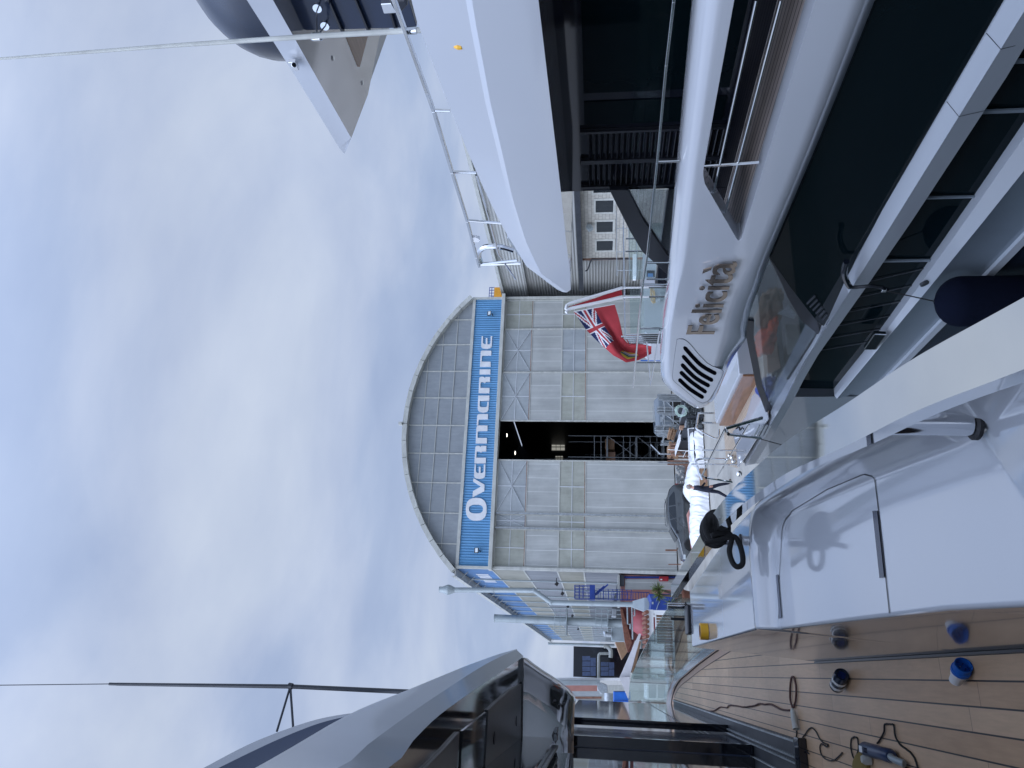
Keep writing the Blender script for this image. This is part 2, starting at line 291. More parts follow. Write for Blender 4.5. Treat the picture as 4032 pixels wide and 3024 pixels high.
# ------------------------------------------------------------ mesh building
ORG = {}
class MB:
    def __init__(s): s.v = []; s.f = []; s.mi = []; s.cur = 0
    def vert(s, p): s.v.append(tuple(p)); return len(s.v) - 1
    def face(s, idx): s.f.append(tuple(idx)); s.mi.append(s.cur)
    def poly(s, pts): s.face([s.vert(p) for p in pts]); return s
    def loft(s, rows, closed=False, capends=False):
        """rows of equally many points"""
        n = len(rows[0]); base = len(s.v)
        for r in rows:
            for p in r: s.v.append(tuple(p))
        m_ = n if closed else n - 1
        for i in range(len(rows) - 1):
            for j in range(m_):
                k = (j + 1) % n
                s.face((base + i * n + j, base + i * n + k, base + (i + 1) * n + k, base + (i + 1) * n + j))
        if capends:
            s.face([base + j for j in range(n)][::-1]); s.face([base + (len(rows) - 1) * n + j for j in range(n)])
        return s
    def box(s, c, d, rot=None):
        c = V(c); hx, hy, hz = d[0] / 2, d[1] / 2, d[2] / 2; ps = []
        for x, y, z in ((-hx, -hy, -hz), (hx, -hy, -hz), (hx, hy, -hz), (-hx, hy, -hz), (-hx, -hy, hz), (hx, -hy, hz), (hx, hy, hz), (-hx, hy, hz)):
            p = V((x, y, z))
            if rot is not None: p = rot @ p
            ps.append(s.vert(c + p))
        for q in ((0, 3, 2, 1), (4, 5, 6, 7), (0, 1, 5, 4), (1, 2, 6, 5), (2, 3, 7, 6), (3, 0, 4, 7)): s.face([ps[i] for i in q])
        return s
    def bb(s, a, b):
        return s.box([(a[i] + b[i]) / 2 for i in range(3)], [abs(b[i] - a[i]) for i in range(3)])
    def bar(s, a, b, w_, h_, upv=(0, 0, 1)):
        a = V(a); b = V(b); d = b - a; L = d.length; d.normalize(); u = V(upv)
        if abs(d.dot(u)) > 0.98: u = V((0, 1, 0)) if abs(d.y) < .9 else V((1, 0, 0))
        x = d.cross(u).normalized(); z = x.cross(d)
        m_ = Matrix((x, d, z)).transposed(); return s.box((a + b) / 2, (w_, L, h_), m_)
    def tube(s, pts, r, seg=8, closed=False, caps=True, rr=None):
        pts = [V(p) for p in pts]; n = len(pts); rings = []; prev = None
        for i, p in enumerate(pts):
            if closed: t = pts[(i + 1) % n] - pts[i - 1]
            else: t = pts[min(i + 1, n - 1)] - pts[max(i - 1, 0)]
            if t.length < 1e-9: t = V((0, 0, 1))
            t.normalize()
            if prev is None:
                prev = V((0, 0, 1)) if abs(t.z) < 0.9 else V((1, 0, 0))
            x = (prev - t * prev.dot(t))
            if x.length < 1e-6: x = t.orthogonal()
            x.normalize(); prev = x; y = t.cross(x); q = rr[i] if rr else r
            rings.append([p + (x * math.cos(2 * math.pi * k / seg) + y * math.sin(2 * math.pi * k / seg)) * q for k in range(seg)])
        if closed: rings.append(rings[0])
        s.loft(rings, True, caps and not closed); return s
    def cyl(s, a, b, r, seg=16, r2=None): return s.tube([a, b], r, seg, rr=[r, r if r2 is None else r2])
    def lathe(s, c, prof, seg=24, axis=V((0, 0, 1)), cap=True):
        axis = V(axis).normalized(); x = axis.orthogonal().normalized(); y = axis.cross(x); c = V(c)
        s.loft([[c + axis * h + (x * math.cos(2 * math.pi * k / seg) + y * math.sin(2 * math.pi * k / seg)) * r for k in range(seg)] for r, h in prof], True, cap); return s
    def prism(s, pts, vec, holes=()):
        """flat outline (may be concave, may have holes) given thickness"""
        vec = V(vec); loops = [[V(p) for p in pts]] + [[V(p) for p in h] for h in holes]
        tris = geometry.tessellate_polygon(loops); flat = [p for l in loops for p in l]
        i0 = len(s.v)
        for p in flat: s.v.append(tuple(p))
        i1 = len(s.v)
        for p in flat: s.v.append(tuple(p + vec))
        for t in tris: s.face((i0 + t[0], i0 + t[1], i0 + t[2])); s.face((i1 + t[2], i1 + t[1], i1 + t[0]))
        k = 0
        for l in loops:
            n = len(l)
            for j in range(n):
                a, b = k + j, k + (j + 1) % n
                s.face((i0 + a, i0 + b, i1 + b, i1 + a))
            k += n
        return s
    def build(s, name, material, parent=None, smooth=None, bevel=0.0, label=None, bseg=2):
        me = bpy.data.meshes.new(name)
        off = V((0, 0, 0))
        if parent is not None: off = ORG.get(parent.name, V((0, 0, 0)))
        me.from_pydata([tuple(V(p) - off) for p in s.v], [], s.f)
        mats = material if isinstance(material, (list, tuple)) else [material]
        for m_ in mats: me.materials.append(M[m_] if isinstance(m_, str) else m_)
        if len(mats) > 1:
            for p, k in zip(me.polygons, s.mi): p.material_index = k
        bm = bmesh.new(); bm.from_mesh(me); bmesh.ops.remove_doubles(bm, verts=bm.verts, dist=1e-5); bmesh.ops.recalc_face_normals(bm, faces=bm.faces); bm.to_mesh(me); bm.free()
        o = bpy.data.objects.new(name, me); scn.collection.objects.link(o)
        if parent is not None: o.parent = parent; ORG[o.name] = off
        if label: o['label'] = label
        if smooth is not None or bevel:
            me.shade_smooth()
            if not bevel: me.set_sharp_from_angle(angle=R(smooth))
        if bevel:
            md = o.modifiers.new('bevel', 'BEVEL'); md.width = bevel; md.segments = bseg; md.limit_method = 'ANGLE'; md.angle_limit = R(28); md.harden_normals = True
        return o
def thing(name, label, cat, loc=(0, 0, 0), group=None, rotz=0.0):
    o = bpy.data.objects.new(name, None); scn.collection.objects.link(o); o.empty_display_size = 0.2
    o.location = loc; o.rotation_euler = (0, 0, rotz); o['label'] = label; o['category'] = cat
    if group: o['group'] = group
    ORG[o.name] = V(loc) if rotz == 0 else V((0, 0, 0)); return o
def tag(o, label, cat, group=None, kind=None):
    if label: o['label'] = label
    if cat: o['category'] = cat
    if group: o['group'] = group
    if kind: o['kind'] = kind
    return o
def copy_tree(o, parent=None):
    c = o.copy(); scn.collection.objects.link(c)
    if parent is not None: c.parent = parent
    for ch in [x for x in bpy.data.objects if x.parent == o]: copy_tree(ch, c)
    return c
def spline(pts, n=8, closed=False):
    P = [V(p) for p in pts]; N = len(P); out_ = []
    for i in range(N if closed else N - 1):
        if closed: a, b, c, d = P[(i - 1) % N], P[i], P[(i + 1) % N], P[(i + 2) % N]
        else: a, b, c, d = P[max(i - 1, 0)], P[i], P[i + 1], P[min(i + 2, N - 1)]
        for k in range(n):
            t = k / n; out_.append(0.5 * ((2 * b) + (c - a) * t + (2 * a - 5 * b + 4 * c - d) * t * t + (3 * b - a - 3 * c + d) * t ** 3))
    if not closed: out_.append(P[-1])
    return out_
def resample(pts, n):
    P = [V(p) for p in pts]; L = [0]
    for a, b in zip(P, P[1:]): L.append(L[-1] + (b - a).length)
    r = []; k = 0
    for i in range(n):
        t = L[-1] * i / (n - 1)
        while k < len(L) - 2 and L[k + 1] < t: k += 1
        u = (t - L[k]) / max(1e-9, L[k + 1] - L[k]); r.append(P[k].lerp(P[k + 1], u))
    return r
def byY(pts, ys):
    """points of a polyline at given Y values (linear, extrapolated)"""
    P = sorted([V(p) for p in pts], key=lambda p: p.y); r = []
    for y in ys:
        k = 0
        while k < len(P) - 2 and P[k + 1].y < y: k += 1
        a, b = P[k], P[k + 1]; t = (y - a.y) / max(1e-9, b.y - a.y); r.append(a + (b - a) * t)
    return r
def structure(o): o['kind'] = 'structure'; return o
# ============================================================ GROUND AND WATER
YQ = 23.0
structure(MB().poly([(-900, YQ, 0), (900, YQ, 0), (900, 2500, 0), (-900, 2500, 0)]).build('quay_ground', 'concrete'))
structure(MB().bb((-300, YQ - 0.45, -4), (300, YQ - 0.002, 0.12)).build('quay_wall', 'concrete'))
structure(MB().poly([(-900, -600, -1.1), (900, -600, -1.1), (900, YQ, -1.1), (-900, YQ, -1.1)]).build('water', 'water'))

# ============================================================ HANGAR
YH = 51.87; XL, XR = 6.5, 27.2; YE = 165.0
c1 = crop(1500, 1100, 1.3825); c4 = crop(1700, 2100, 1.7958); c6 = crop(2250, 2100, 3.3178)
g1 = crop(1780, 1700, 3.018); g2 = crop(1780, 1250, 3.32); g6 = crop(2350, 900, 3.0164); g8 = crop(1800, 900, 2.765)
hg = thing('hangar', 'large grey shipyard shed with curved roof, blue name band and half open sliding doors', 'hangar', (16.8, YH, 0))
ZR = [0.0, 6.22, 8.03, 10.33, 12.42]
def leaf(x0, x1, dy, kinds, brace, lab=None):
    lf = MB(); y = YH + dy
    w_ = 0.09
    for x in (x0 + w_ / 2, x1 - w_ / 2): lf.bb((x - w_ / 2, y - 0.10, 0.02), (x + w_ / 2, y + 0.02, ZR[4]))
    for z in ZR[1:]: lf.bb((x0 + w_, y - 0.085, z - 0.05), (x1 - w_, y + 0.015, z + 0.05))
    o = lf.build('door_leaf', 'trim', hg, label=lab)
    for i, k in enumerate(kinds):
        z0, z1 = ZR[i] + 0.052 + (0.02 if i == 0 else 0), ZR[i + 1] - 0.052
        MB().bb((x0 + w_ + .002, y - 0.05, z0), (x1 - w_ - .002, y - 0.01, z1)).build('window_sheet' if k != 'panel' else 'wall_sheet', k, o)
        if k != 'panel':
            b = MB(); r = 0.022; yy = y - 0.065; xm = (x0 + x1) / 2; zm = (z0 + z1) / 2
            for t in (0.5,): b.bar((x0 + w_, yy, z0 + (z1 - z0) * t), (x1 - w_, yy, z0 + (z1 - z0) * t), 0.03, 0.035)
            b.bar((xm, yy - .012, z0), (xm, yy - .012, z1), 0.05, 0.03)
            if brace and i == 3:
                for sx in (x0 + w_, x1 - w_):
                    for sz in (z0, z1): b.bar((sx, yy - 0.03, sz), (xm, yy - 0.03, zm), 0.05, 0.02)
            b.build('glazing_bar', 'brace', o)
            MB().bb((x0 + w_, y - 0.088, z0 - 0.05), (x1 - w_, y - 0.051, z0 - 0.005)).build('rusty_sill', 'rust', o)
leaf(24.52, XR - 0.15, 0.12, ['panel', 'polygreen', 'panel', 'polygreen'], False)
leaf(20.89, 24.50, -0.06, ['panel', 'polywin', 'panel', 'polywin'], True)
leaf(17.01, 20.87, -0.20, ['panel', 'polygreen', 'panel', 'polywin'], True)
leaf(10.28, 14.12, -0.20, ['panel', 'polygreen', 'panel', 'polywin'], True)
leaf(9.27, 10.26, -0.04, ['panel', 'polygreen', 'panel', 'polywin'], True)
leaf(XL + 0.12, 9.25, 0.12, ['panel', 'polygreen', 'panel', 'polygreen'], False)
for x in (9.24, 10.26): MB().bb((x - 0.05, YH - 0.36, 0), (x + 0.05, YH - 0.25, ZR[4])).build('guide_rail', 'galv', hg)
for x in (XL - 0.05, XR - 0.12): MB().bb((x, YH - 0.18, 0), (x + 0.16, YH + 0.25, 15.05)).build('corner_post', 'trim', hg)
MB().bb((XL - 0.15, YH - 0.55, 12.47), (XR + 0.15, YH + 0.2, 12.73)).build('door_header', 'trim', hg, bevel=0.02)
MB().bb((XL + 0.112, YH - 0.02, 12.732), (XR - 0.122, YH + 0.2, 14.84)).build('name_band', 'signblue', hg)
MB().bb((XL + 0.112, YH - 0.12, 14.842), (XR - 0.122, YH + 0.2, 15.06)).build('cornice', 'trim', hg)
CX, CZ, RAD = 16.72, 4.74, 14.93
def arcp(a, r=RAD, y=YH): return (CX + r * math.sin(a), y, CZ + r * math.cos(a))
amax = math.asin(10.6 / RAD); N = 18
ang = [-amax + 2 * amax * k / N for k in range(N + 1)]
pts = [arcp(a, RAD - 0.3, YH + 0.05) for a in ang]; pts = [(p[0], p[1], max(p[2], 15.062)) for p in pts]
MB().prism([(XL, YH + 0.05, 15.062)] + pts[1:-1] + [(XR, YH + 0.05, 15.062)], (0, 0.12, 0)).build('gable', 'gable', hg)
ed = MB()
for a, b in zip(ang, ang[1:]):
    ga = 0.0012
    p = [arcp(a + ga, RAD - 0.34, YH - 0.45), arcp(b - ga, RAD - 0.34, YH - 0.45), arcp(b - ga, RAD, YH - 0.45), arcp(a + ga, RAD, YH - 0.45)]
    ed.prism(p, (0, 0.62, 0))
ed.build('roof_edge', 'trim', hg)
rf = MB(); rf.loft([[arcp(a, RAD - 0.04, y) for a in ang] for y in (YH + 0.2, YE)]); rf.loft([[arcp(a, RAD - 0.16, y) for a in ang] for y in (YH + 0.2, YE)])
rf.build('roof', 'darkst', hg)
MB().bb((CX - 0.12, YH - 0.6, RAD + CZ), (CX + 0.1, YH - 0.3, RAD + CZ + 0.25)).build('roof_lamp', 'trim', hg)
gb = MB()
for k, yy in enumerate((220, 355, 500, 645, 795, 948, 1108, 1273, 1440)):
    x = PY(*c1(400, yy), YH).x; dx = x - CX; top = CZ + math.sqrt((RAD - 0.34) ** 2 - dx * dx)
    if top > 15.2: gb.bb((x - 0.035, YH - 0.02, 15.062), (x + 0.035, YH + 0.048, top))
for z in (16.15, 17.2, 18.25):
    hw = math.sqrt((RAD - 0.4) ** 2 - (z - CZ) ** 2); gb.bb((CX - hw, YH - 0.0, z - 0.02), (CX + hw, YH + 0.047, z + 0.02))
gb.build('gable_bar', 'trim', hg)
# name letters
def letters(pts, f): return [PY(*f(a, b), YH - 0.10) for a, b in pts]
LT = [
 [g1, (255,553),(385,628),(383,705),(242,778),(248,705),(343,650),(250,592)],
 [g1, (268,385),(260,520),(266,540),(285,553),(330,560),(370,553),(388,535),(394,510),(396,388),(377,388),(375,470),(368,484),(355,490),(338,492),(338,415),(318,415),(317,492),(298,488),(286,478),(282,465),(283,388)],
 [g1, (265,374),(275,190),(280,175),(292,167),(315,166),(328,172),(336,182),(350,167),(408,168),(405,233),(360,233),(343,247),(325,233),(305,232),(294,236),(290,248),(288,308),(402,308),(400,374)],
 [g2, (308,1645),(318,1445),(325,1422),(345,1410),(463,1412),(462,1482),(350,1485),(338,1490),(335,1502),(332,1573),(455,1575),(455,1645)],
 [g2, (321,1409),(328,1290),(334,1272),(350,1262),(470,1262),(468,1330),(360,1333),(348,1338),(345,1350),(342,1406)],
 [g2, (342,1020),(487,1020),(486,1087),(362,1090),(360,1150),(365,1165),(380,1172),(435,1172),(452,1165),(459,1150),(462,1102),(480,1102),(475,1200),(466,1222),(445,1237),(400,1242),(360,1233),(343,1218),(335,1195)],
 [g2, (346,988),(355,800),(362,783),(378,774),(405,773),(418,779),(428,790),(440,777),(498,777),(495,840),(445,840),(425,857),(408,843),(388,843),(376,848),(372,862),(370,920),(490,920),(488,988)],
 [g2, (362,678),(502,678),(500,742),(358,742)],
 [g2, (364,643),(374,450),(380,438),(395,432),(513,434),(511,495),(410,497),(395,501),(390,512),(386,577),(504,578),(503,643)],
 [g2, (387,242),(380,370),(386,390),(405,404),(455,410),(500,398),(515,385),(520,365),(524,243),(505,243),(502,330),(495,344),(482,350),(462,350),(462,268),(442,268),(440,350),(420,347),(407,338),(403,325),(405,243)],
]
def se(cx, cy, rx, ry, e=2.5, n=28):
    r_ = []
    for k in range(n):
        t = 2 * math.pi * k / n; c, s_ = math.cos(t), math.sin(t)
        r_.append((cx + rx * math.copysign(abs(c) ** (2 / e), c), cy + ry * math.copysign(abs(s_) ** (2 / e), s_)))
    return r_
MB().prism(letters(se(287, 921, 124, 136), g1), (0, 0.09, 0), [letters(se(284, 918, 84, 53, 2.6), g1)]).build('name_letter', 'letter', hg)
for L in LT: MB().prism(letters(L[1:], L[0]), (0, 0.09, 0)).build('name_letter', 'letter', hg)
for c in (c1(520, 1475), c1(590, 185)):
    p = PY(*c, YH - 0.4)
    fl = MB().box(p, (0.36, 0.10, 0.30), Matrix.Rotation(R(-25), 3, 'X')).bb((p.x - 0.03, p.y + 0.05, p.z - 0.25), (p.x + 0.03, YH - 0.03, p.z - 0.18)).build('floodlight', 'blackrub', hg)
    MB().box(p + V((0, -0.055, -0.01)), (0.28, 0.02, 0.22), Matrix.Rotation(R(-25), 3, 'X')).build('lamp_glass', 'lamp', fl)
# shell and side wall
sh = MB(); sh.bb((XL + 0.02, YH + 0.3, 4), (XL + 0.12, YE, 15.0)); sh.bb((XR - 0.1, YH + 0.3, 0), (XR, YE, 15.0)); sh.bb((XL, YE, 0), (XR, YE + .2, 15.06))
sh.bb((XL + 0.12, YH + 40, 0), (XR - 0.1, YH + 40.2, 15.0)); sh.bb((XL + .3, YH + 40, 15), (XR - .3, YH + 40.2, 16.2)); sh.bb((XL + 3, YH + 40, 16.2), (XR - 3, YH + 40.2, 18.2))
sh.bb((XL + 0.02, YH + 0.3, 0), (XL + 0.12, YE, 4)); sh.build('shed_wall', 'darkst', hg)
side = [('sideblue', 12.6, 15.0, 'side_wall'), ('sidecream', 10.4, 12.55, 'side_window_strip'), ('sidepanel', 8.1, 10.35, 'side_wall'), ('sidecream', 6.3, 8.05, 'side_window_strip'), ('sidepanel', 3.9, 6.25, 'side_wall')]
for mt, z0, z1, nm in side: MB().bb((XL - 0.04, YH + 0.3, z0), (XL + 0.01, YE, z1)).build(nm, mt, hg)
lg = MB()
for z in (12.57, 10.37, 8.07, 6.27): lg.bb((XL - 0.07, YH + 0.3, z - 0.05), (XL + 0.0, YE, z + 0.05))
lg.build('ledge', 'trim', hg)
ev = MB(); ev.bb((XL - 0.55, YH + 0.1, 15.05), (XL - 0.02, YE, 15.12)); ev.bb((XL - 0.6, YH + 0.1, 14.95), (XL - 0.56, YE, 15.3))
k = 0
while YH + 2 + k * 3 < YE: ev.bar((XL - 0.02, YH + 2 + 3 * k, 14.5), (XL - 0.55, YH + 2 + 3 * k, 15.0), 0.08, 0.05); k += 1
ev.build('eaves', 'trim', hg)
k = 0
while YH + 5.5 + k * 6 < YE - 2: 
    yy = YH + 5.5 + k * 6
    MB().tube([(XL - 0.15, yy, 0), (XL - 0.15, yy, 14.9)], 0.06, 6).build('downpipe', 'pipegrey', hg); k += 1
for yy, z in ((56, 8.3), (63, 8.2), (75, 8.2), (88, 8.2), (101, 8.2), (114, 8.2)):
    MB().box((XL - 0.45, yy, z), (0.26, 0.2, 0.22), Matrix.Rotation(R(30), 3, 'Y')).bb((XL - 0.35, yy - 0.03, z), (XL - 0.05, yy + 0.03, z + 0.05)).build('floodlight', 'blackrub', hg)
# white letters on the side wall
sl = MB()
for k in range(6): sl.bb((XL - 0.07, YH + 3 + k * 0.9, 13.2), (XL - 0.045, YH + 3.5 + k * 0.9, 14.1))
sl.build('side_letters', 'letter', hg)
# inside the shed
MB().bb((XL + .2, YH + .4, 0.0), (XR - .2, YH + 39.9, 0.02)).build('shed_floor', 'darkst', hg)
for a, b, c, d in ((905, 788, 985, 845), (930, 880, 1000, 930), (1085, 785, 1165, 842), (950, 962, 990, 985)):
    q = [PY(*c1(*p), YH + 39.85) for p in ((a, b), (c, b), (c, d), (a, d))]
    wf = MB().prism(q, (0, 0.05, 0)).build('far_window', 'skylit', hg)
    gbm = MB()
    for t in (1 / 3, 2 / 3): gbm.bar(V(q[0]).lerp(q[1], t) - V((0, .04, 0)), V(q[3]).lerp(q[2], t) - V((0, .04, 0)), 0.14, 0.05)
    for t in (0.33, 0.66): gbm.bar(V(q[0]).lerp(q[3], t) - V((0, .05, 0)), V(q[1]).lerp(q[2], t) - V((0, .05, 0)), 0.10, 0.05)
    gbm.build('window_bar', 'darkst', wf)
for a, b in ((682, 848), (727, 945)):
    p = PY(*c1(a, b), YH + 22); t = thing('hanging_lamp', 'lit lamp hanging in the dark shed, ' + ('upper' if a < 700 else 'lower') + ' of the two', 'lamp', p)
    MB().lathe(p, [(0.02, 0.3), (0.28, 0.0), (0.28, -0.05)], 12).build('lamp_shade', 'galv', t)
    MB().lathe(p + V((0, 0, -0.06)), [(0.2, 0), (0.1, -0.06)], 12).build('bulb', 'lit', t)
    MB().cyl(p + V((0, 0, .3)), p + V((0, 0, 4)), 0.01, 5).build('cord', 'blackrub', t)
def tower(x0, x1, y0, d, zt, lifts, lab, plats=True):
    t = thing('scaffold_tower', lab, 'scaffold', ((x0 + x1) / 2, y0 + d / 2, 0), 'scaffold towers inside the shed')
    f = MB(); r = 0.035
    xs = (x0, (x0 + x1) / 2, x1) if x1 - x0 > 2.2 else (x0, x1)
    for x in xs:
        for y in (y0, y0 + d): f.cyl((x, y, 0), (x, y, zt), r, 6)
    for i, z in enumerate(lifts):
        for y in (y0, y0 + d):
            f.cyl((x0, y, z), (x1, y, z), r, 6); f.cyl((x0, y, z + 0.5), (x1, y, z + 0.5), r * .8, 6); f.cyl((x0, y, z + 1.0), (x1, y, z + 1.0), r * .8, 6)
        for x in xs: f.cyl((x, y0, z), (x, y0 + d, z), r, 6)
        if i + 1 < len(lifts): f.cyl((x0, y0, z), (x1, y0, lifts[i + 1]), r * .8, 6); f.cyl((x1, y0 + d, z), (x0, y0 + d, lifts[i + 1]), r * .8, 6)
    f.build('frame', 'galv', t)
    if plats:
        for z in lifts: 
            pl = MB()
            for k in range(4): pl.bb((x0 + .05, y0 + .05 + k * d / 4, z + .04), (x1 - .05, y0 + (k + 1) * d / 4 - .02, z + .09))
            pl.build('platform', 'galv', t)
q = [PY(*c1(1280, 870), 56), PY(*c1(1280, 985), 56)]
tower(q[1].x, q[0].x, 55.2, 1.6, 7.6, (0.4, 2.4, 4.6), 'scaffold tower standing nearest in the shed doorway')
tower(q[1].x + 0.3, q[0].x - 0.4, 60.5, 1.8, 10.6, (1.2, 3.2, 5.4, 7.4, 9.4), 'taller scaffold tower behind the first, in the shed')
tower(17.4, 18.6, 66, 1.6, 6.5, (1.0, 3.0, 5.0), 'scaffold tower on the right deep inside the shed')
for k, (a, b, m_) in enumerate(((1245, 905, 'wood'), (1250, 975, 'card'))):
    p = PY(*c1(a, b), 56); o = MB().box(p, (0.8, 0.8, 0.7)).build('crate', m_); tag(o, ('plywood' if k == 0 else 'cardboard') + ' crate standing on a scaffold platform in the shed', 'crate')

# ============================================================ DUCTS AND STAIR ON THE SIDE OF THE HANGAR
def duct(name, label, pts, r, joints, matn='pipegrey', cap=None):
    t = thing(name, label, 'duct', (pts[-1].x, pts[-1].y, 0)); P = spline(pts, 3) if len(pts) > 3 else pts
    MB().tube(pts, r, 16).build('pipe', matn, t, smooth=40)
    j = MB(); L = [(a, b) for a, b in zip(pts, pts[1:])]
    for a, b in L:
        n = max(1, int((b - a).length / joints)); d = (b - a).normalized()
        for k in range(n + 1): p = a.lerp(b, k / n); j.cyl(p - d * 0.04, p + d * 0.04, r + 0.025, 16)
    j.build('joint_ring', matn, t, smooth=40); return t
P = YS([c4(150, 400), c4(720, 403), c4(845, 490), c4(1420, 503)], 52.2)
t = duct('exhaust_duct', 'tall pale grey duct with a cone cap and a sideways bend beside the shed', P, 0.17, 2.2)
tp = P[0]; MB().lathe(tp, [(0.19, -0.1), (0.34, 0.25), (0.34, 0.4), (0.2, 0.75), (0.2, 0.95)], 16).build('cap', 'pipegrey', t, smooth=30)
b0 = P[-1]; MB().loft([[b0 + V((x * .2, y * .2, 0)) for x, y in ((-1, -1), (1, -1), (1, 1), (-1, 1))], [b0 + V((x * .42, y * .4, -0.75)) for x, y in ((-1, -1), (1, -1), (1, 1), (-1, 1))], [b0 + V((x * .42, y * .4, -1.35)) for x, y in ((-1, -1), (1, -1), (1, 1), (-1, 1))]], True, True).build('hood', 'pipegrey', t)
P = YS([c4(445, 600), c4(1365, 637)], 78)
t = duct('flue_stack', 'thick straight grey flue stack with inspection platforms beside the shed', P, 0.38, 1.9)
for a in (950, 1240):
    p = PY(*c4(a, 625), 78); f = MB(); f.bb((p.x - 1.3, 77, p.z - .1), (p.x + 1.2, 79.2, p.z - 0.02))
    for k in range(6):
        x = p.x - 1.3 + k * 0.5; f.cyl((x, 77, p.z), (x, 77, p.z + 1.1), 0.03, 5)
    for z in (0.55, 1.1): f.cyl((p.x - 1.3, 77, p.z + z), (p.x + 1.2, 77, p.z + z), 0.03, 5)
    f.build('service_platform', 'pipegrey', t)
P = YS([c4(825, 780), c4(1290, 792)], 105); duct('thin_flue', 'thin grey flue pipe at the far end of the shed', P, 0.16, 3)
# blue caged ladder
A = PY(*c6(195, 700), 52.7); B = PY(*c6(250, 860), 52.7); zt = PY(*c6(45, 780), 52.7).z; zf = PY(*c6(240, 780), 52.7).z
xl, xr = B.x, A.x + 0.05
t = thing('access_ladder', 'blue caged ladder with a small railed landing on the side of the shed', 'ladder', ((xl + xr) / 2, 52.7, 0))
f = MB()
for y in (52.3, 53.1):
    for k in range(5):
        x = xl + (xr - xl) * k / 4; f.cyl((x, y, zf), (x, y, zt), 0.028, 5)
    for z in (zt, zt - 0.3, zf + 0.45): f.cyl((xl, y, z), (xr, y, z), 0.03, 5)
for x in (xl, xr):
    for z in (zt, zf + 0.45): f.cyl((x, 52.3, z), (x, 53.1, z), 0.03, 5)
f.build('landing_rail', 'blue', t)
MB().bb((xl - .05, 52.25, zf - 0.35), (xr + .05, 53.15, zf)).build('landing', 'blue', t)
bx = PY(*c6(1020, 860), 52.7); f = MB(); lx0, lx1 = xl + 0.05, xl + 0.55
for x in (lx0, lx1): f.cyl((x, 52.7, bx.z), (x, 52.7, zf), 0.03, 5)
n = 22
for k in range(n): z = bx.z + (zf - bx.z) * k / n; f.cyl((lx0, 52.7, z), (lx1, 52.7, z), 0.018, 5)
f.build('ladder_rungs', 'blue', t)
f = MB()
for k in range(9):
    z = bx.z + 1.2 + (zf - bx.z - 1.2) * k / 9
    f.tube([(lx0, 52.66, z), (lx0 - .1, 52.3, z), ((lx0 + lx1) / 2, 52.1, z), (lx1 + .1, 52.3, z), (lx1, 52.66, z)], 0.02, 5)
for x in (lx0 - .1, (lx0 + lx1) / 2, lx1 + .1): f.cyl((x, 52.35 if x != (lx0 + lx1) / 2 else 52.1, bx.z + 1.2), (x, 52.35 if x != (lx0 + lx1) / 2 else 52.1, zf - .4), 0.015, 5)
f.build('ladder_cage', 'blue', t)
a, b = PY(*c6(430, 690), 52.4), PY(*c6(265, 830), 52.4); MB().bar(a, b, 0.06, 0.1).bar(a + V((0.12, 0, -.25)), b + V((0.12, 0, -.25)), 0.06, 0.1).build('brace', 'blue', t)

def slab(name, label, cat, pts, Y, dep, m_, parent=None, group=None):
    o = MB().prism(YS(pts, Y), (0, dep, 0)).build(name, m_, parent)
    if parent is None: tag(o, label, cat, group)
    return o
def rect(f, x0, y0, x1, y1): return [f(x0, y0), f(x1, y0), f(x1, y1), f(x0, y1)]
# lower corner of the shed: pink annex with roller door
an = thing('pink_annex', 'pink rendered lean-to with a white roller door at the corner of the shed', 'annex', (5, 54, 0))
q0 = PY(*c6(620, 540), 53.2); q1 = PY(*c6(620, 900), 53.2)
MB().bb((q1.x, 53.2, 0.0), (q0.x + 0.0, 54.6, 3.75)).build('wall', 'pink', an)
slab('roller_door', None, None, rect(c6, 700, 600, 1400, 735), 53.15, 0.04, 'panel', an)
slab('door_jamb', None, None, rect(c6, 690, 562, 1400, 588), 53.14, 0.05, 'blue', an)
MB().prism(YS(rect(c6, 632, 545, 690, 690), 53.0), (0, 0.2, 0)).build('shutter_box', 'darkst', an)
MB().prism(YS(rect(c6, 605, 540, 630, 960), 52.9), (0, 0.8, 0)).build('roof_edge', 'trim', an)
hb = thing('hose_box', 'red hydrant cabinet on the pink wall at the corner of the shed', 'cabinet', PY(*c6(1210, 590), 52.8))
MB().prism(YS(rect(c6, 1150, 562, 1268, 622), 52.8), (0, 0.3, 0)).build('box', 'red', hb, bevel=0.02)
MB().prism(YS(rect(c6, 1160, 595, 1186, 612), 52.78), (0, 0.015, 0)).build('notice', 'white', hb)
bc = thing('blue_tank', 'dark blue steel container under the pale duct', 'container', PY(*c6(1350, 900), 49.5))
MB().prism(YS([c6(1010, 790), c6(1300, 790), c6(1352, 800), c6(1352, 1000), c6(1030, 1000), c6(1045, 880)], 49.5), (0, 2.0, 0)).build('body', 'blue', bc, bevel=0.03)
MB().prism(YS(rect(c6, 1050, 895, 1072, 925), 49.46), (0, 0.03, 0)).build('mark', 'pipegrey', bc)
MB().tube([PY(*c6(a, b), 49.4) for a, b in ((1110, 1000), (1125, 950), (1155, 880))], 0.02, 6).build('hose', 'pipegrey', bc)
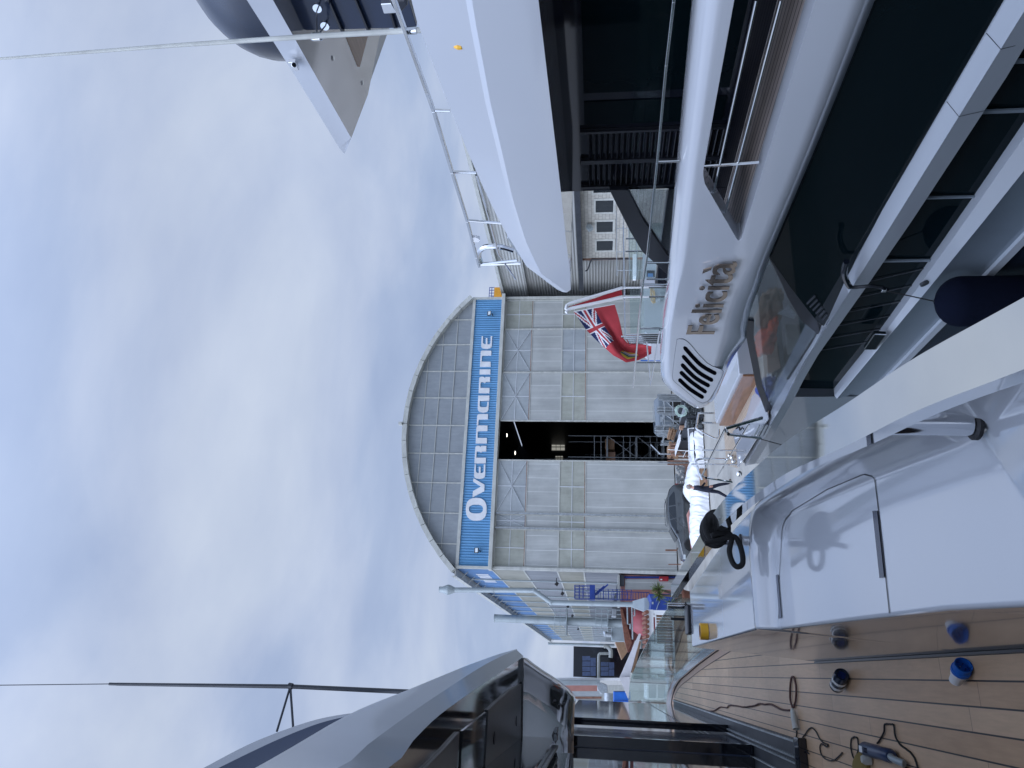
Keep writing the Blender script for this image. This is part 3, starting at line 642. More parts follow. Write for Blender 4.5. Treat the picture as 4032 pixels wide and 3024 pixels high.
# potted yucca
base = PY(*c6(1450, 820), 44.5); base.z = max(base.z - 0.1, 0)
yc = thing('yucca', 'spiky green yucca in a terracotta pot beside the blue container', 'plant', (base.x, base.y, 0))
pz0, pz1 = 0.0, 0.62
MB().lathe((base.x, base.y, 0), [(0.22, 0), (0.36, 0.5), (0.40, 0.5), (0.40, 0.62), (0.33, 0.62)], 18).build('pot', 'terr', yc, smooth=35)
tr = MB(); crowns = []
for dx, dy, h in ((0.0, 0, PY(*c6(1150, 800), 44.5).z), (0.35, 0.1, 1.9), (-0.45, -.1, 1.2)):
    tr.tube([(base.x, base.y, .55), (base.x + dx * .5, base.y + dy * .5, .55 + (h - .55) * .5), (base.x + dx, base.y + dy, h)], 0.07, 8, rr=[.09, .07, .06]); crowns.append(V((base.x + dx, base.y + dy, h)))
tr.build('trunk', 'bark', yc)
lf = MB()
for c in crowns:
    for k in range(60):
        a = rnd.uniform(0, 2 * math.pi); e = rnd.uniform(-0.7, 1.35); L = rnd.uniform(.4, .62)
        d = V((math.cos(a) * math.cos(e), math.sin(a) * math.cos(e), math.sin(e))); s_ = d.cross(V((0, 0, 1))).normalized() * .028
        mid = c + d * L * .5; tip = c + d * L + V((0, 0, -.12 * L)); lf.poly([c - s_ * .5, mid - s_, tip, mid + s_, c + s_ * .5])
lf.build('leaves', 'leaf', yc)
# red vessel and roofs between
rt_ = thing('red_tank', 'large faded red pressure tank lying behind the kiosk', 'tank', PY(*c6(900, 1150), 58))
a, b = PY(*c6(950, 985), 60), PY(*c6(960, 1330), 60)
r = 1.1; ax = (b - a)
prof = [(0.05, -.5), (0.6, -.36), (0.95, -.12), (1.1, .2)]
L = ax.length
MB().lathe(a + V((0, 0, -.1)), [(0.02, -.1), (.6, .02), (.95, .25), (1.08, .6), (1.08, L - .6), (.95, L - .25), (.6, L - .02), (.02, L + .1)], 28, ax).build('vessel', 'tankred', rt_, smooth=40)
pp = MB()
for ps in ([(730, 965), (735, 1185), (780, 1187)], [(790, 965), (793, 1080), (800, 1385)], [(825, 965), (828, 1075), (790, 1080)], [(770, 1185), (768, 1250)]):
    pp.tube(YS([c6(*q) for q in ps], 57), 0.05, 6)
pp.build('pipework', 'pipegrey', rt_)
lw = MB().prism(YS([c6(640, 960), c6(700, 960), c6(960, 965), c6(960, 1380), c6(830, 1400), c6(780, 1530), c6(740, 1560)], 62), (0, 0.3, 0)).build('red_wall', 'darkroof'); tag(lw, 'dark red boarded wall behind the red tank', 'wall')
tr_ = MB().prism(YS([c6(640, 990), c6(668, 990), c6(790, 1430), c6(735, 1550), c6(700, 1420)], 61.5), (0, 0.6, 0)).build('tiled_roof', 'terr'); tag(tr_, 'sloping strip of terracotta roof above the red boarded wall', 'roof')
sh2 = MB().prism(YS([c6(575, 1420), c6(690, 1420), c6(740, 1540), c6(660, 1650)], 66), (0, 2, 0)).build('brown_roof', 'wood'); tag(sh2, 'brown ribbed shed roof left of the terracotta roof', 'roof')
gu = thing('air_unit', 'white filter housing with pipes under the flue stack', 'machine', PY(*c6(690, 1330), 70))
MB().prism(YS([c6(520, 1235), c6(675, 1235), c6(700, 1415), c6(525, 1400)], 70), (0, 1.5, 0)).build('housing', 'pipegrey', gu, bevel=0.03)
MB().tube(YS([c6(440, 1285), c6(440, 1320), c6(520, 1325)], 69.8), 0.22, 10).build('bend', 'galv', gu, smooth=40)
MB().prism(YS([c6(535, 980), c6(590, 985), c6(585, 1095), c6(525, 1090)], 64), (0, 1.0, 0)).build('fan_box', 'galv', gu, bevel=0.05)
# white kiosk with railing and terracotta edge
ks = thing('kiosk', 'small white booth with a terracotta tiled roof and barred opening', 'kiosk', (PY(*c6(1200, 1250), 40).x, 40, 0))
k0 = PY(*c6(990, 1000), 40); kx1 = k0.x; kx0 = PY(*c6(1000, 1560), 40).x - 1.2; kz = k0.z
fr = MB(); 
for x in (kx1, kx0 + .08): fr.bb((x - 0.16, 40, 0), (x, 40.16, kz))
fr.bb((kx0 - .08, 39.98, kz - 0.30), (kx1 + 0.02, 40.18, kz)); fr.bb((kx0, 40.02, 0), (kx1 - .17, 40.12, 0.9))
for x in (kx1,): fr.bb((x - 0.16, 40.17, 0), (x, 42.5, kz))
fr.build('frame', 'white', ks, bevel=0.008)
zt_ = PY(*c6(1105, 1060), 40).z; zm_ = PY(*c6(1325, 1080), 40).z; xr_ = PY(*c6(1110, 1060), 40).x
MB().bb((kx0 + .1, 40.2, 0), (xr_, 40.25, zt_ )).build('back_panel', 'card', ks)
rl = MB(); rl.bb((kx0 + .1, 39.99, zm_ - .04), (xr_, 40.08, zm_ + .04)); rl.bb((kx0 + .1, 39.98, zt_ - .01), (xr_ + .1, 40.1, zt_ + .05)); rl.bb((xr_, 39.985, 0), (xr_ + .08, 40.1, zt_))
k = 0
while xr_ - 0.14 * k > kx0 + .2: rl.bb((xr_ - .14 * k - .015, 40.0, zm_), (xr_ - .14 * k + .015, 40.06, zt_)); k += 1
rl.build('bars', 'white', ks)
rf_ = MB()
n = 14
for k in range(n):
    x = kx0 + (kx1 - kx0) * (k + .5) / n
    rf_.tube([(x, 39.8, kz + .02), (x, 41.2, kz + .12)], .10, 8)
rf_.build('tiles', 'terr', ks, smooth=40)
# dark building at the far left with bright windows
db = thing('dark_building', 'black clad building with blue grey windows at the end of the yard', 'building', (1.2, 92, 0))
q = YS(rect(c4, 1003, 798, 1365, 1030), 92)
MB().bb((q[2].x, 92, 0), (q[0].x, 100, q[0].z)).build('wall', 'black', db)
for a0, b0, a1, b1 in ((1065, 868, 1120, 900), (1065, 905, 1120, 940), (1065, 944, 1120, 975), (1065, 980, 1120, 1008), (1122, 880, 1160, 940), (1122, 944, 1160, 1008), (1195, 910, 1250, 938), (1195, 943, 1250, 972), (1195, 976, 1250, 1008), (1253, 912, 1290, 958), (1253, 962, 1290, 1008)):
    MB().prism(YS(rect(c4, a0, b0, a1, b1), 91.9), (0, 0.08, 0)).build('window', 'winblue', db)
t = thing('bent_pipe', 'pale bent ventilation pipe in front of the black clad building', 'pipe', PY(*c4(1180, 900), 88))
MB().tube(spline(YS([c4(1180, 1028), c4(1180, 880), c4(1186, 855), c4(1200, 850), c4(1262, 850)], 88), 4), 0.15, 8).build('pipe', 'trim', t, smooth=40)
MB().tube(spline(YS([c4(1215, 800), c4(1240, 800), c4(1265, 830), c4(1265, 880)], 87), 4), 0.22, 8).build('elbow', 'trim', t, smooth=40)
wb = thing('white_hall', 'long pale hall with a grey gutter at the far left of the yard', 'building', (-2, 80, 0))
def rp(f, x0, y0, x1, y1, Y, dep, nm, m_, par): return MB().prism(YS(rect(f, x0, y0, x1, y1), Y), (0, dep, 0)).build(nm, m_, par)
rp(c4, 860, 1022, 1370, 1040, 84, 4, 'end_wall', 'white', wb); rp(c4, 870, 1041, 1190, 1072, 83.5, 3, 'gutter_wall', 'pipegrey', wb)
rp(c4, 880, 1118, 1500, 1420, 85, 3, 'wall', 'cream', wb)
rp(c4, 990, 1155, 1200, 1170, 84.9, .08, 'coping', 'rust', wb); rp(c4, 1030, 1175, 1130, 1250, 84.9, .08, 'window', 'polywin', wb); rp(c4, 1132, 1180, 1240, 1250, 84.9, .08, 'window', 'polywin', wb); rp(c4, 985, 1115, 1240, 1152, 84.9, .08, 'window', 'polywin', wb)
pc = MB().prism(YS(rect(c4, 870, 1076, 1170, 1116), 80), (0, 2, 0)).build('pink_chimney', 'pink'); tag(pc, 'square pink rendered chimney at the left of the yard', 'chimney')
cy = thing('cyclone', 'grey dust cyclone with a pipe elbow between the pink chimney and the blue container', 'machine', PY(*c4(1210, 1085), 76))
MB().prism(YS([c4(1165, 1062), c4(1200, 1055), c4(1240, 1072), c4(1245, 1118), c4(1200, 1140), c4(1180, 1115)], 76), (0, 1.2, 0)).build('body', 'galv', cy, bevel=0.05)
MB().prism(YS(rect(c4, 1245, 1075, 1365, 1118), 76), (0, 1.2, 0)).build('column', 'trim', cy)
MB().tube(YS([c4(1250, 1130), c4(1250, 1290)], 74), 0.42, 14).build('pipe', 'galv', cy, smooth=40)
b2 = thing('blue_container', 'bright blue container behind the white canopy', 'container', PY(*c4(1345, 1200), 66))
MB().prism(YS(rect(c4, 1288, 1120, 1405, 1290), 66), (0, 3, 0)).build('body', 'bluebright', b2, bevel=0.04)
MB().prism(YS(rect(c4, 1290, 1180, 1400, 1184), 65.95), (0, 0.04, 0)).build('rib', 'blue', b2)
tn = thing('canopy_roof', 'pale ridged canopy roof held over a wooden store by the yard', 'canopy', PY(*c4(1420, 1020), 50))
Pn = [c4(1328, 1018), c4(1465, 708), c4(1480, 712), c4(1400, 1012)]
MB().prism(YS(Pn, 50), (0, .12, 0)).build('left_slope', 'canvas', tn)
MB().prism(YS([c4(1326, 1018), c4(1400, 1014), c4(1396, 1160), c4(1388, 1170)], 49.8), (0, .12, 0)).build('right_slope', 'canvas', tn)
MB().prism(YS([c4(1402, 985), c4(1425, 985), c4(1425, 1045), c4(1402, 1045)], 49.7), (0, .15, 0)).build('gable_board', 'trim', tn)
MB().prism(YS([c4(1408, 1010), c4(1470, 760), c4(1480, 770), c4(1432, 990)], 50.4), (0, .5, 0)).build('timber_edge', 'wood', tn)
fl_ = MB().prism(YS([c4(1390, 1182), c4(1440, 1184), c4(1465, 1280), c4(1425, 1290)], 46), (0, 0.2, 0)).build('sheet_stack', 'canvas'); tag(fl_, 'leaning pale boards left of the glass balustrade', 'boards')
for k, (a, b, c, d, mm) in enumerate(((1462, 1185, 1485, 1285, 'rust'), (1490, 1185, 1512, 1285, 'white'))):
    o = MB().prism(YS(rect(c4, a, b, c, d), 45 - k), (0, 1.5, 0)).build('timber_stack' if k == 0 else 'pipe_bundle', mm); tag(o, 'rusty bars laid over the white pipes left of the balustrade' if k == 0 else 'white pipes lying beside the wooden crate', 'bars' if k == 0 else 'pipes')
cr = thing('wooden_crate', 'slatted wooden crate seen left of the glass balustrade', 'crate', PY(*c4(1610, 1235), 36))
f = MB()
for k in range(5): 
    p0 = PY(*c4(1562 + k * 21, 1192), 36); p1 = PY(*c4(1578 + k * 21, 1262), 36); f.bb((p1.x, 36, p1.z), (p0.x, 36.04, p0.z)); f.bb((p1.x, 37.2, p1.z), (p0.x, 37.24, p0.z))
for yy in (1194, 1228, 1256):
    p0 = PY(*c4(1562, yy), 36.05); p1 = PY(*c4(1660, yy + 8), 36.05); f.bb((p1.x, 36.042, p1.z), (p0.x, 37.19, p0.z))
f.build('slats', 'wood', cr)
wt = thing('white_container', 'low white site cabin with two windows seen through the glass balustrade', 'cabin', PY(*c4(1590, 1120), 38))
MB().prism(YS(rect(c4, 1520, 1060, 1700, 1175), 38), (0, 2.4, 0)).build('body', 'white', wt, bevel=0.03)
for a in (1535, 1600): MB().prism(YS(rect(c4, a, 1070, a + 50, 1165), 37.97), (0, .025, 0)).build('panel', 'polywin', wt)
for k in range(3):
    a = 800 + k * 72; o = MB(); p = PY(*c4(1640, a + 20), 33)
    o.box(p + V((0, 0, 0)), (.42, .42, .05)); o.box(p + V((0, .18, .25)), (.40, .05, .46))
    for sx in (-.17, .17):
        for sy in (-.17, .17): o.cyl(p + V((sx, sy, 0)), p + V((sx * 1.15, sy * 1.15, -.42)), .018, 6)
    ob = o.build('plastic_chair', 'white', bevel=0.01); tag(ob, ('nearest to the frame edge', 'middle', 'nearest to the kiosk')[2 - k] + ' of three white plastic chairs behind the glass', 'chair', 'white plastic chairs behind the balustrade')

# ============================================================ BUILDINGS ON THE RIGHT
b7 = crop(2000, 600, 2.766)
gw = thing('grey_warehouse', 'grey profiled metal warehouse to the right of the big shed', 'warehouse', (28.4, 50, 0))
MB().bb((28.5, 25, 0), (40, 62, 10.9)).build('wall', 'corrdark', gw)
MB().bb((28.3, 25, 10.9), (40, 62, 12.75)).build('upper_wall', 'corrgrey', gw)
MB().bb((28.0, 25, 12.75), (40, 62.2, 12.98)).bb((28.28, 25, 12.55), (28.3, 62, 12.75)).build('parapet', 'trim', gw)
sb = thing('stone_house', 'low pale stone building with small square windows and a metal eaves gutter', 'building', (27.0, 40, 0))
WX = 26.6; q = PX(*b7(855, 1190), WX)
ye = PX(*b7(1050, 1150), WX).y; ze = PX(*b7(780, 420), WX).z
MB().bb((WX, 20, 0), (28.49, ye, ze - 0.02)).build('wall', 'stone', sb)
MB().bb((WX - 0.01, ye + .002, 0), (28.49, ye + 0.28, ze - 0.02)).build('brick_edge', 'rust', sb)
zb = PX(*b7(850, 1000), WX).z; 
MB().bb((WX - 0.7, 20, ze + .06), (28.4, PX(*b7(820, 1390), WX).y + .3, ze + .28)).bb((WX - .75, 20, ze - .05), (WX - .55, PX(*b7(820, 1390), WX).y + .35, ze + .055)).build('eaves', 'darkst', sb)
for a0, b0, a1, b1 in ((955, 520, 1145, 645), (965, 750, 1140, 862), (965, 960, 1140, 1062), (930, 300, 1140, 430)):
    p = [PX(*b7(a0, b0), WX), PX(*b7(a1, b1), WX)]; y0, y1 = p[0].y, p[1].y; z0, z1 = p[1].z, p[0].z
    wf = MB(); fwid = 0.10
    wf.prism([(WX - .05, y0 - .2, z0 - .15), (WX - .05, y1 + .15, z0 - .15), (WX - .05, y1 + .15, z1 + .12), (WX - .05, y0 - .2, z1 + .12)], (.07, 0, 0), [[(WX - .05, y0, z0), (WX - .05, y1, z0), (WX - .05, y1, z1), (WX - .05, y0, z1)]])
    o = wf.build('window', 'trim', sb); MB().bb((WX - .02, y0, z0), (WX - .005, y1, z1)).build('pane', 'carglass', o)
p = PX(*b7(890, 770), WX); fl = MB().box(p + V((-.35, 0, 0)), (.35, .3, .3), Matrix.Rotation(R(-35), 3, 'Y')).bb((WX - .3, p.y - .03, p.z + .1), (WX, p.y + .03, p.z + .15)).build('floodlight', 'pipegrey', sb)
dp = MB().tube(spline([PX(*b7(845, 1290), WX - .5), PX(*b7(870, 1275), WX - .4), PX(*b7(905, 1180), WX - .15), PX(*b7(950, 1165), WX - .1), PX(*b7(1330, 1160), WX - .1)], 3), .05, 8).build('downpipe', 'darkst', sb)
cn = thing('crane', 'yellow harbour crane head with a small railing above the warehouse roof', 'crane', (35, 95, 0))
q = YS(rect(g8, 405, 640, 560, 762), 95)
MB().bb((q[2].x, 95, 8), (q[0].x, 98, q[0].z - .0)).build('girder', 'craneyel', cn)
qq = YS(rect(g8, 500, 630, 560, 700), 94.5); MB().bb((qq[2].x, 94.5, 8), (qq[0].x, 98, qq[0].z)).build('cabin', 'craneyel', cn)
f = MB(); zt0 = q[0].z; zt1 = PY(*g8(350, 700), 95).z
for k in range(5):
    x = q[2].x + (q[0].x - q[2].x) * k / 4; f.cyl((x, 95, zt0), (x, 95, zt1), .05, 5); f.cyl((x, 97.9, zt0), (x, 97.9, zt1), .05, 5)
for z in (zt1, (zt0 + zt1) / 2):
    for y in (95, 97.9): f.cyl((q[2].x, y, z), (q[0].x, y, z), .05, 5)
f.build('railing', 'blue', cn)
# ============================================================ YACHT ON THE RIGHT
XF = 4.5
c2 = crop(2300, 1000, 2.765); c3 = crop(2400, 1500, 2.765); c7 = crop(1900, 0, 1.3825); c8 = crop(2800, 0, 1.659)
cb1 = crop(2600, 900, 2.074); cb2 = crop(3200, 1000, 2.0733); a5 = crop(2600, 1600, 3.318); c6c = crop(700, 0, 1.5085); k7 = crop(2750, 1000, 2.37)
fy = thing('motor_yacht', 'white and grey motor yacht moored alongside on the right, with chrome letters', 'yacht', (5.5, 5, 0))
def XP(pts, X, f=None): return [PX(*(f(*p) if f else p), X) for p in pts]
def shift(pts, dx): return [V((p[0] + dx, p[1], p[2])) for p in pts]
# --- upper deck overhang
YSM = [-1.0, 1.5, 3.2, 4.2, 5.0, 5.7, 6.3, 6.8, 7.2, 7.6, 7.9]
Tt = XP([(1620, 0), (1649, 113), (1774, 431), (1873, 676), (1950, 838), (1999, 928), (2078, 1057)], XF + .07)
Rr = XP([(1834, 0), (1890, 320), (1950, 560), (2003, 789), (2060, 960), (2110, 1060)], XF)
Bb = XP([(2120, 0), (2178, 492), (2206, 729), (2232, 980), (2246, 1076)], XF - .03)
tip = PX(2232, 1150, XF)
def capy(rows, last): return [r + [l] for r, l in zip(rows, last)]
rT, rR, rB = byY(Tt, YSM), byY(Rr, YSM), byY(Bb, YSM)
rM = [V((r.x - .03, r.y, r.z - .05)) for r in rR]
tp = [tip + V((.02, -.03, .12)), tip + V((0, 0, 0.05)), tip + V((0, .01, 0.0)), tip + V((0.02, -0.02, -0.05))]
rows = [r + [t] for r, t in zip((rT, rR, rM, rB), tp)]
inT = [p + V((3.2, -0.2, .12)) for p in rows[0]]; 
edge = ZS([(2262, 1000), (2272, 756)], 5.70)
inB = [V((min(9.5, 4.53 + 5.0), p.y + (1.0 if i == len(rows[3]) - 1 else 0.9 * max(0, (p.y - 6)) / 2), p.z + .02)) for i, p in enumerate(rows[3])]
mb = MB().loft([inT] + rows); mb.build('upper_deck_side', 'gel', fy, smooth=14)
mb = MB().loft([shift(rows[3], .001), inB]); mb.poly([rows[0][-1], rows[1][-1], rows[2][-1], rows[3][-1], inB[-1], inT[-1]]); mb.build('upper_deck_underside', 'cop', fy)
# upper deck rail
top = [(1601, 137), (1707, 434), (1780, 676), (1840, 868), (1876, 1010), (1887, 1048)]
XR_ = 4.72
f = MB(); P = XP(top, XR_); P = [P[0] + (P[0] - P[1]) * 2.2] + P
for a, b in zip(P, P[1:]): f.bar(a, b, 0.05, 0.03)
f.build('upper_handrail', 'chrome', fy, bevel=0.004)
for a, b in (((1707, 434), (1772, 437)), ((1780, 676), (1875, 680)), ((1840, 868), (1990, 880)), ((1893, 1040), (2036, 1025))):
    MB().cyl(PX(*a, XR_), PX(*b, XR_), 0.016, 8).build('rail_post', 'chrome', fy, smooth=40)
MB().tube(XP([(1875, 690), (1925, 860), (1962, 1000), (2030, 1100)], XR_ + .3), 0.012, 6).build('lower_rail', 'chrome', fy, smooth=40)
MB().tube(spline(XP([(1893, 1030), (1885, 1000), (1905, 975), (1960, 970), (2020, 985)], XR_ + .4), 5), 0.035, 8).build('rail_hoop', 'chrome', fy, smooth=40)
MB().tube(XP([(1880, 1040), (2050, 1035)], XR_ + .6), 0.03, 8).build('rail_post', 'chrome', fy, smooth=40)
MB().lathe(PX(1873, 940, XR_), [(0.03, -.02), (0.05, -.02), (0.05, .02), (0.03, .02)], 12, (1, 0, 0)).build('light_ring', 'white', fy)
MB().prism(XP([(1995, 940), (2010, 905), (2060, 960), (2080, 1020), (2040, 1010)], XR_ + 1.6), (0.5, 0, 0)).build('winch_box', 'galv', fy, bevel=.02)
# whip antenna on the upper deck
wa = XP([(-60, 236), (700, 178), (1243, 142), (1694, 116)], 4.78)
MB().tube(wa, 0.02, 8, rr=[.010, .017, .021, .023]).build('whip_antenna', 'trim', fy, smooth=40)
MB().cyl(PX(1600, 122, 4.78), PX(1640, 119, 4.78), 0.03, 10).cyl(PX(1670, 118, 4.78), PX(1700, 116, 4.78), 0.024, 10).build('antenna_collar', 'chrome', fy, smooth=40)
MB().box(PX(1712, 98, 4.78), (.06, .12, .10)).cyl(PX(1690, 117, 4.78), PX(1712, 100, 4.78), .03, 8).build('antenna_base', 'chrome', fy, bevel=.008)
MB().tube(spline([PX(1712, 117, 4.7), PX(1760, 130, 4.66), PX(1800, 170, 4.6)], 5), .006, 6).build('antenna_cable', 'white', fy)
MB().lathe(PX(1812, 180, 4.54), [(.012, -.03), (.03, -.01), (.03, .02), (.015, .05)], 10, (0, 0, 1)).build('cable_gland', 'yellow', fy)
MB().box(PX(1845, 180, 4.55), (.06, .16, .08)).build('air_cowl', 'white', fy, bevel=.02)
# --- hardtop
Lb = ZS([c6c(565, 0), c6c(800, 415), c6c(1030, 820)], 8.4); Rb = ZS([c6c(1130, 560), c6c(1200, 210)], 8.4)
Lu = ZS([c6c(410, 0), c6c(700, 455), c6c(960, 880)], 8.66); ut = PZ(*c6c(990, 915), 8.62)
Lb = [Lb[0] + (Lb[0] - Lb[1]) * 2.5] + Lb; Lu = [Lu[0] + (Lu[0] - Lu[1]) * 2.5] + Lu
mb = MB().loft([Lb + [Lb[-1] + V((.05, .02, 0))], Lu + [ut]])
mb.poly([Lb[-1], Lb[-1] + V((.05, .02, 0)), ut]) 
inner = [V((10, p.y, 8.66)) for p in Lu] + [V((10, 9, 8.62))]
mb.loft([Lu + [ut], inner]); mb.loft([[Lb[-1] + V((.05, .02, 0)), Rb[0], Rb[1], V((10, 8.1, 8.4))], [ut, Rb[0] + V((0, .1, .22)), Rb[1] + V((0, .1, .22)), V((10, 8.2, 8.6))]])
mb.build('hardtop_edge', 'gel', fy, smooth=30)
MB().poly(Lb + Rb + [V((10, 8.1, 8.4)), V((10, Lb[0].y, 8.4))]).build('hardtop_underside', 'cop', fy)
MB().prism(ZS([c6c(1000, 218), c6c(1070, 395), c6c(1082, 398), c6c(1130, 215)], 8.395), (0, 0, .003)).build('underside_panel', 'teakbrown', fy)
for a, b in ((925, 345), (1100, 492)): MB().lathe(PZ(*c6c(a, b), 8.392), [(.03, 0), (.03, -.006)], 12).build('downlight', 'chrome', fy)
MB().box(PX(*c6c(690, 385), 5.98), (.05, .12, .08)).cyl(PX(*c6c(690, 385), 5.98), PX(*c6c(690, 385), 5.86), .03, 8).build('navigation_light', 'chrome', fy, bevel=.006)
XN = 6.25
MB().prism(XP([(620, -900), (610, 0), (740, 175), (765, 182), (1420, 165), (1370, 0), (1100, -900)], XN, c6c), (1.2, 0, 0)).build('flybridge_side', 'navy', fy, bevel=.01)
for a in ((880, 0, 985, 185), (1040, 0, 1140, 182), (1230, 0, 1300, 175)): MB().bar(PX(*c6c(a[0], a[1] - 60), XN - .01), PX(*c6c(a[2], a[3]), XN - .01), .02, .10, (0, 1, 0)).build('panel_rib', 'black', fy)
for a, b in ((830, 45), (875, 150)):
    p = PX(*c6c(a, b), XN - .15); h = MB().lathe(p, [(.005, -.02), (.045, -.02), (.048, .01), (.02, .04), (.014, .13)], 20, (1, .2, 0)).build('horn', 'chrome', fy, smooth=40)
a = PX(*c6c(825, 215), 4.9); MB().cyl(a, PX(*c6c(825, 60), XN - .1), .007, 6).cyl(a, PX(*c6c(880, 150), XN - .1), .007, 6).build('antenna_stay', 'darkst', fy)
MB().lathe(PX(*c6c(826, 218), 4.86), [(.025, -.05), (.035, -.03), (.035, .03), (.025, .05)], 10).build('antenna_clamp', 'chrome', fy)
MB().prism(XP([(1250, 0), (1290, 70), (1330, 75), (1370, 30), (1350, 0)], XN - .3, c6c), (.25, 0, 0)).build('searchlight', 'black', fy, bevel=.02)
MB().box(PX(*c6c(1270, 28), XN - .2), (.1, .12, .18)).build('searchlight_mount', 'chrome', fy, bevel=.01)
p = PY(1080, -190, 8.2); rr_ = (209 + 190) / F * 8.2 / ray(1080, -190).y
MB().lathe(p, [(rr_ * .80, -1.4), (rr_ * .97, -.6), (rr_, -0.1)] + [(rr_ * math.cos(t), rr_ * .86 * math.sin(t)) for t in [i * math.pi / 20 for i in range(1, 10)]] + [(0.01, rr_ * .86)], 40).build('radome', 'radome', fy, smooth=40)

# --- saloon side
XW = 5.55
yend = PX(2300, 752, XW).y
MB().bb((XW, -3, 3.751), (XW + .2, yend, 5.9)).build('saloon_wall', 'black', fy)
for a, b in ((-80, 360), (395, 485)):
    y0, y1 = PX(2400, a, XW).y, PX(2400, b, XW).y; MB().bb((XW - .012, y0, 4.0), (XW - .002, y1, 5.45)).build('saloon_window', 'tint', fy)
for b0, b1 in ((705, 848), (872, 992)):
    y0 = PX(*c7(800, b0), XW).y; y1 = PX(*c7(800, b1), XW).y; m_ = MB()
    z1 = PX(*c7(555, b0), XW).z; z0 = 3.95; n = 24
    for k in range(n):
        z = z0 + (z1 - z0) * k / n; m_.box((XW - .02, (y0 + y1) / 2, z), (.05, y1 - y0, .012), Matrix.Rotation(R(35), 3, 'Y'))
    m_.bb((XW - .05, y0 - .04, z0 - .05), (XW - .003, y0 - .005, z1 + .05)); m_.bb((XW - .05, y1 + .005, z0 - .05), (XW - .003, y1 + .04, z1 + .05))
    m_.build('louvre', 'blackmatt', fy)
MB().prism(XP([(690, 1035), (790, 1035), (870, 1190), (1018, 1405), (1003, 1492), (870, 1372), (800, 1255)], 5.35, c7), (.06, 0, 0)).build('windbreak_frame', 'blackmatt', fy, bevel=.006)
MB().prism(XP([(792, 1036), (1075, 1036), (1020, 1400), (872, 1188)], 5.37, c7), (.015, 0, 0)).build('windbreak_glass', 'smoke', fy)
# --- side deck and hull wall
MB().bb((4.74, -3, 3.60), (XW - .001, 9.0, 3.75)).build('side_deck', 'teakgrey', fy)
MB().bb((XW, yend + .01, 3.751), (XW + .1, 10.2, 4.45)).build('deck_coaming', 'black', fy)
MB().bb((4.74, 9.001, 3.60), (XW - .001, 10.2, 3.75)).build('side_deck', 'teakgrey', fy)
# --- wing with opening
OUT = [(2889, -1500), (2739, 0), (2675, 640), (2642, 1000), (2630, 1157), (2618, 1240), (2609, 1300), (2601, 1434), (2607, 1496), (2653, 1547), (2711, 1590), (2744, 1607), (2780, 1599), (2816, 1565), (2845, 1500), (2880, 1420), (2908, 1376), (2938, 1333), (2940, 1289), (2962, 1203), (2987, 1141), (3038, 1000), (3225, 560), (3451, 0), (4070, -1500)]
INN = [(3080, -1500), (2850, 0), (2752, 640), (2708, 1000), (2672, 1140), (2654, 1240), (2646, 1300), (2641, 1420), (2650, 1480), (2680, 1528), (2722, 1565), (2744, 1575), (2765, 1560), (2785, 1520), (2800, 1470), (2810, 1400), (2820, 1340), (2838, 1265), (2852, 1225), (2888, 1145), (2925, 1080), (2965, 1000), (3145, 560), (3345, 0), (3912, -1500)]
HOLE = [(3165, -1400), (2891, 0), (2770, 665), (2769, 690), (2775, 723), (2900, 940), (2908, 948), (2918, 944), (2922, 930), (3210, 0), (3650, -1400)]
n = len(OUT)
po = [PX(*q, XF) + V((0.17 if i < 9 else (0.12 if i < 14 else 0.20), 0, 0)) for i, q in enumerate(OUT)]
po = [PX(*q, XF + (0.15 if i < 9 else (0.10 if i < 14 else 0.18))) for i, q in enumerate(OUT)]
pi_ = XP(INN, XF)
ph = XP(HOLE, XF)
pi_ = [pi_[0]] + spline(pi_[1:-1], 3) + [pi_[-1]]
mb = MB(); loops = [pi_, ph]; tris = geometry.tessellate_polygon([[V(p) for p in l] for l in loops]); base = len(mb.v)
for p in pi_ + ph: mb.vert(p)
for t in tris: mb.face(t)
pi2 = pi_
def spl_pair(A_, n_=3): return [A_[0]] + spline(A_[1:-1], n_) + [A_[-1]]
po = spl_pair(po)
RG = 9; rings = []
for k in range(RG + 1):
    t = k / RG; rings.append([V((q.x + (p.x - q.x) * t ** 2.2, q.y + (p.y - q.y) * t, q.z + (p.z - q.z) * t)) for p, q in zip(po, pi2)])
mb.loft(rings)
mb.loft([ph + [ph[0]], [p + V((.22, 0, 0)) for p in ph] + [ph[0] + V((.22, 0, 0))]])
inn = [p + V((.24, 0, 0)) for p in po]
mb.loft([po, inn])
mb.build('side_wing', 'gel', fy, smooth=40)
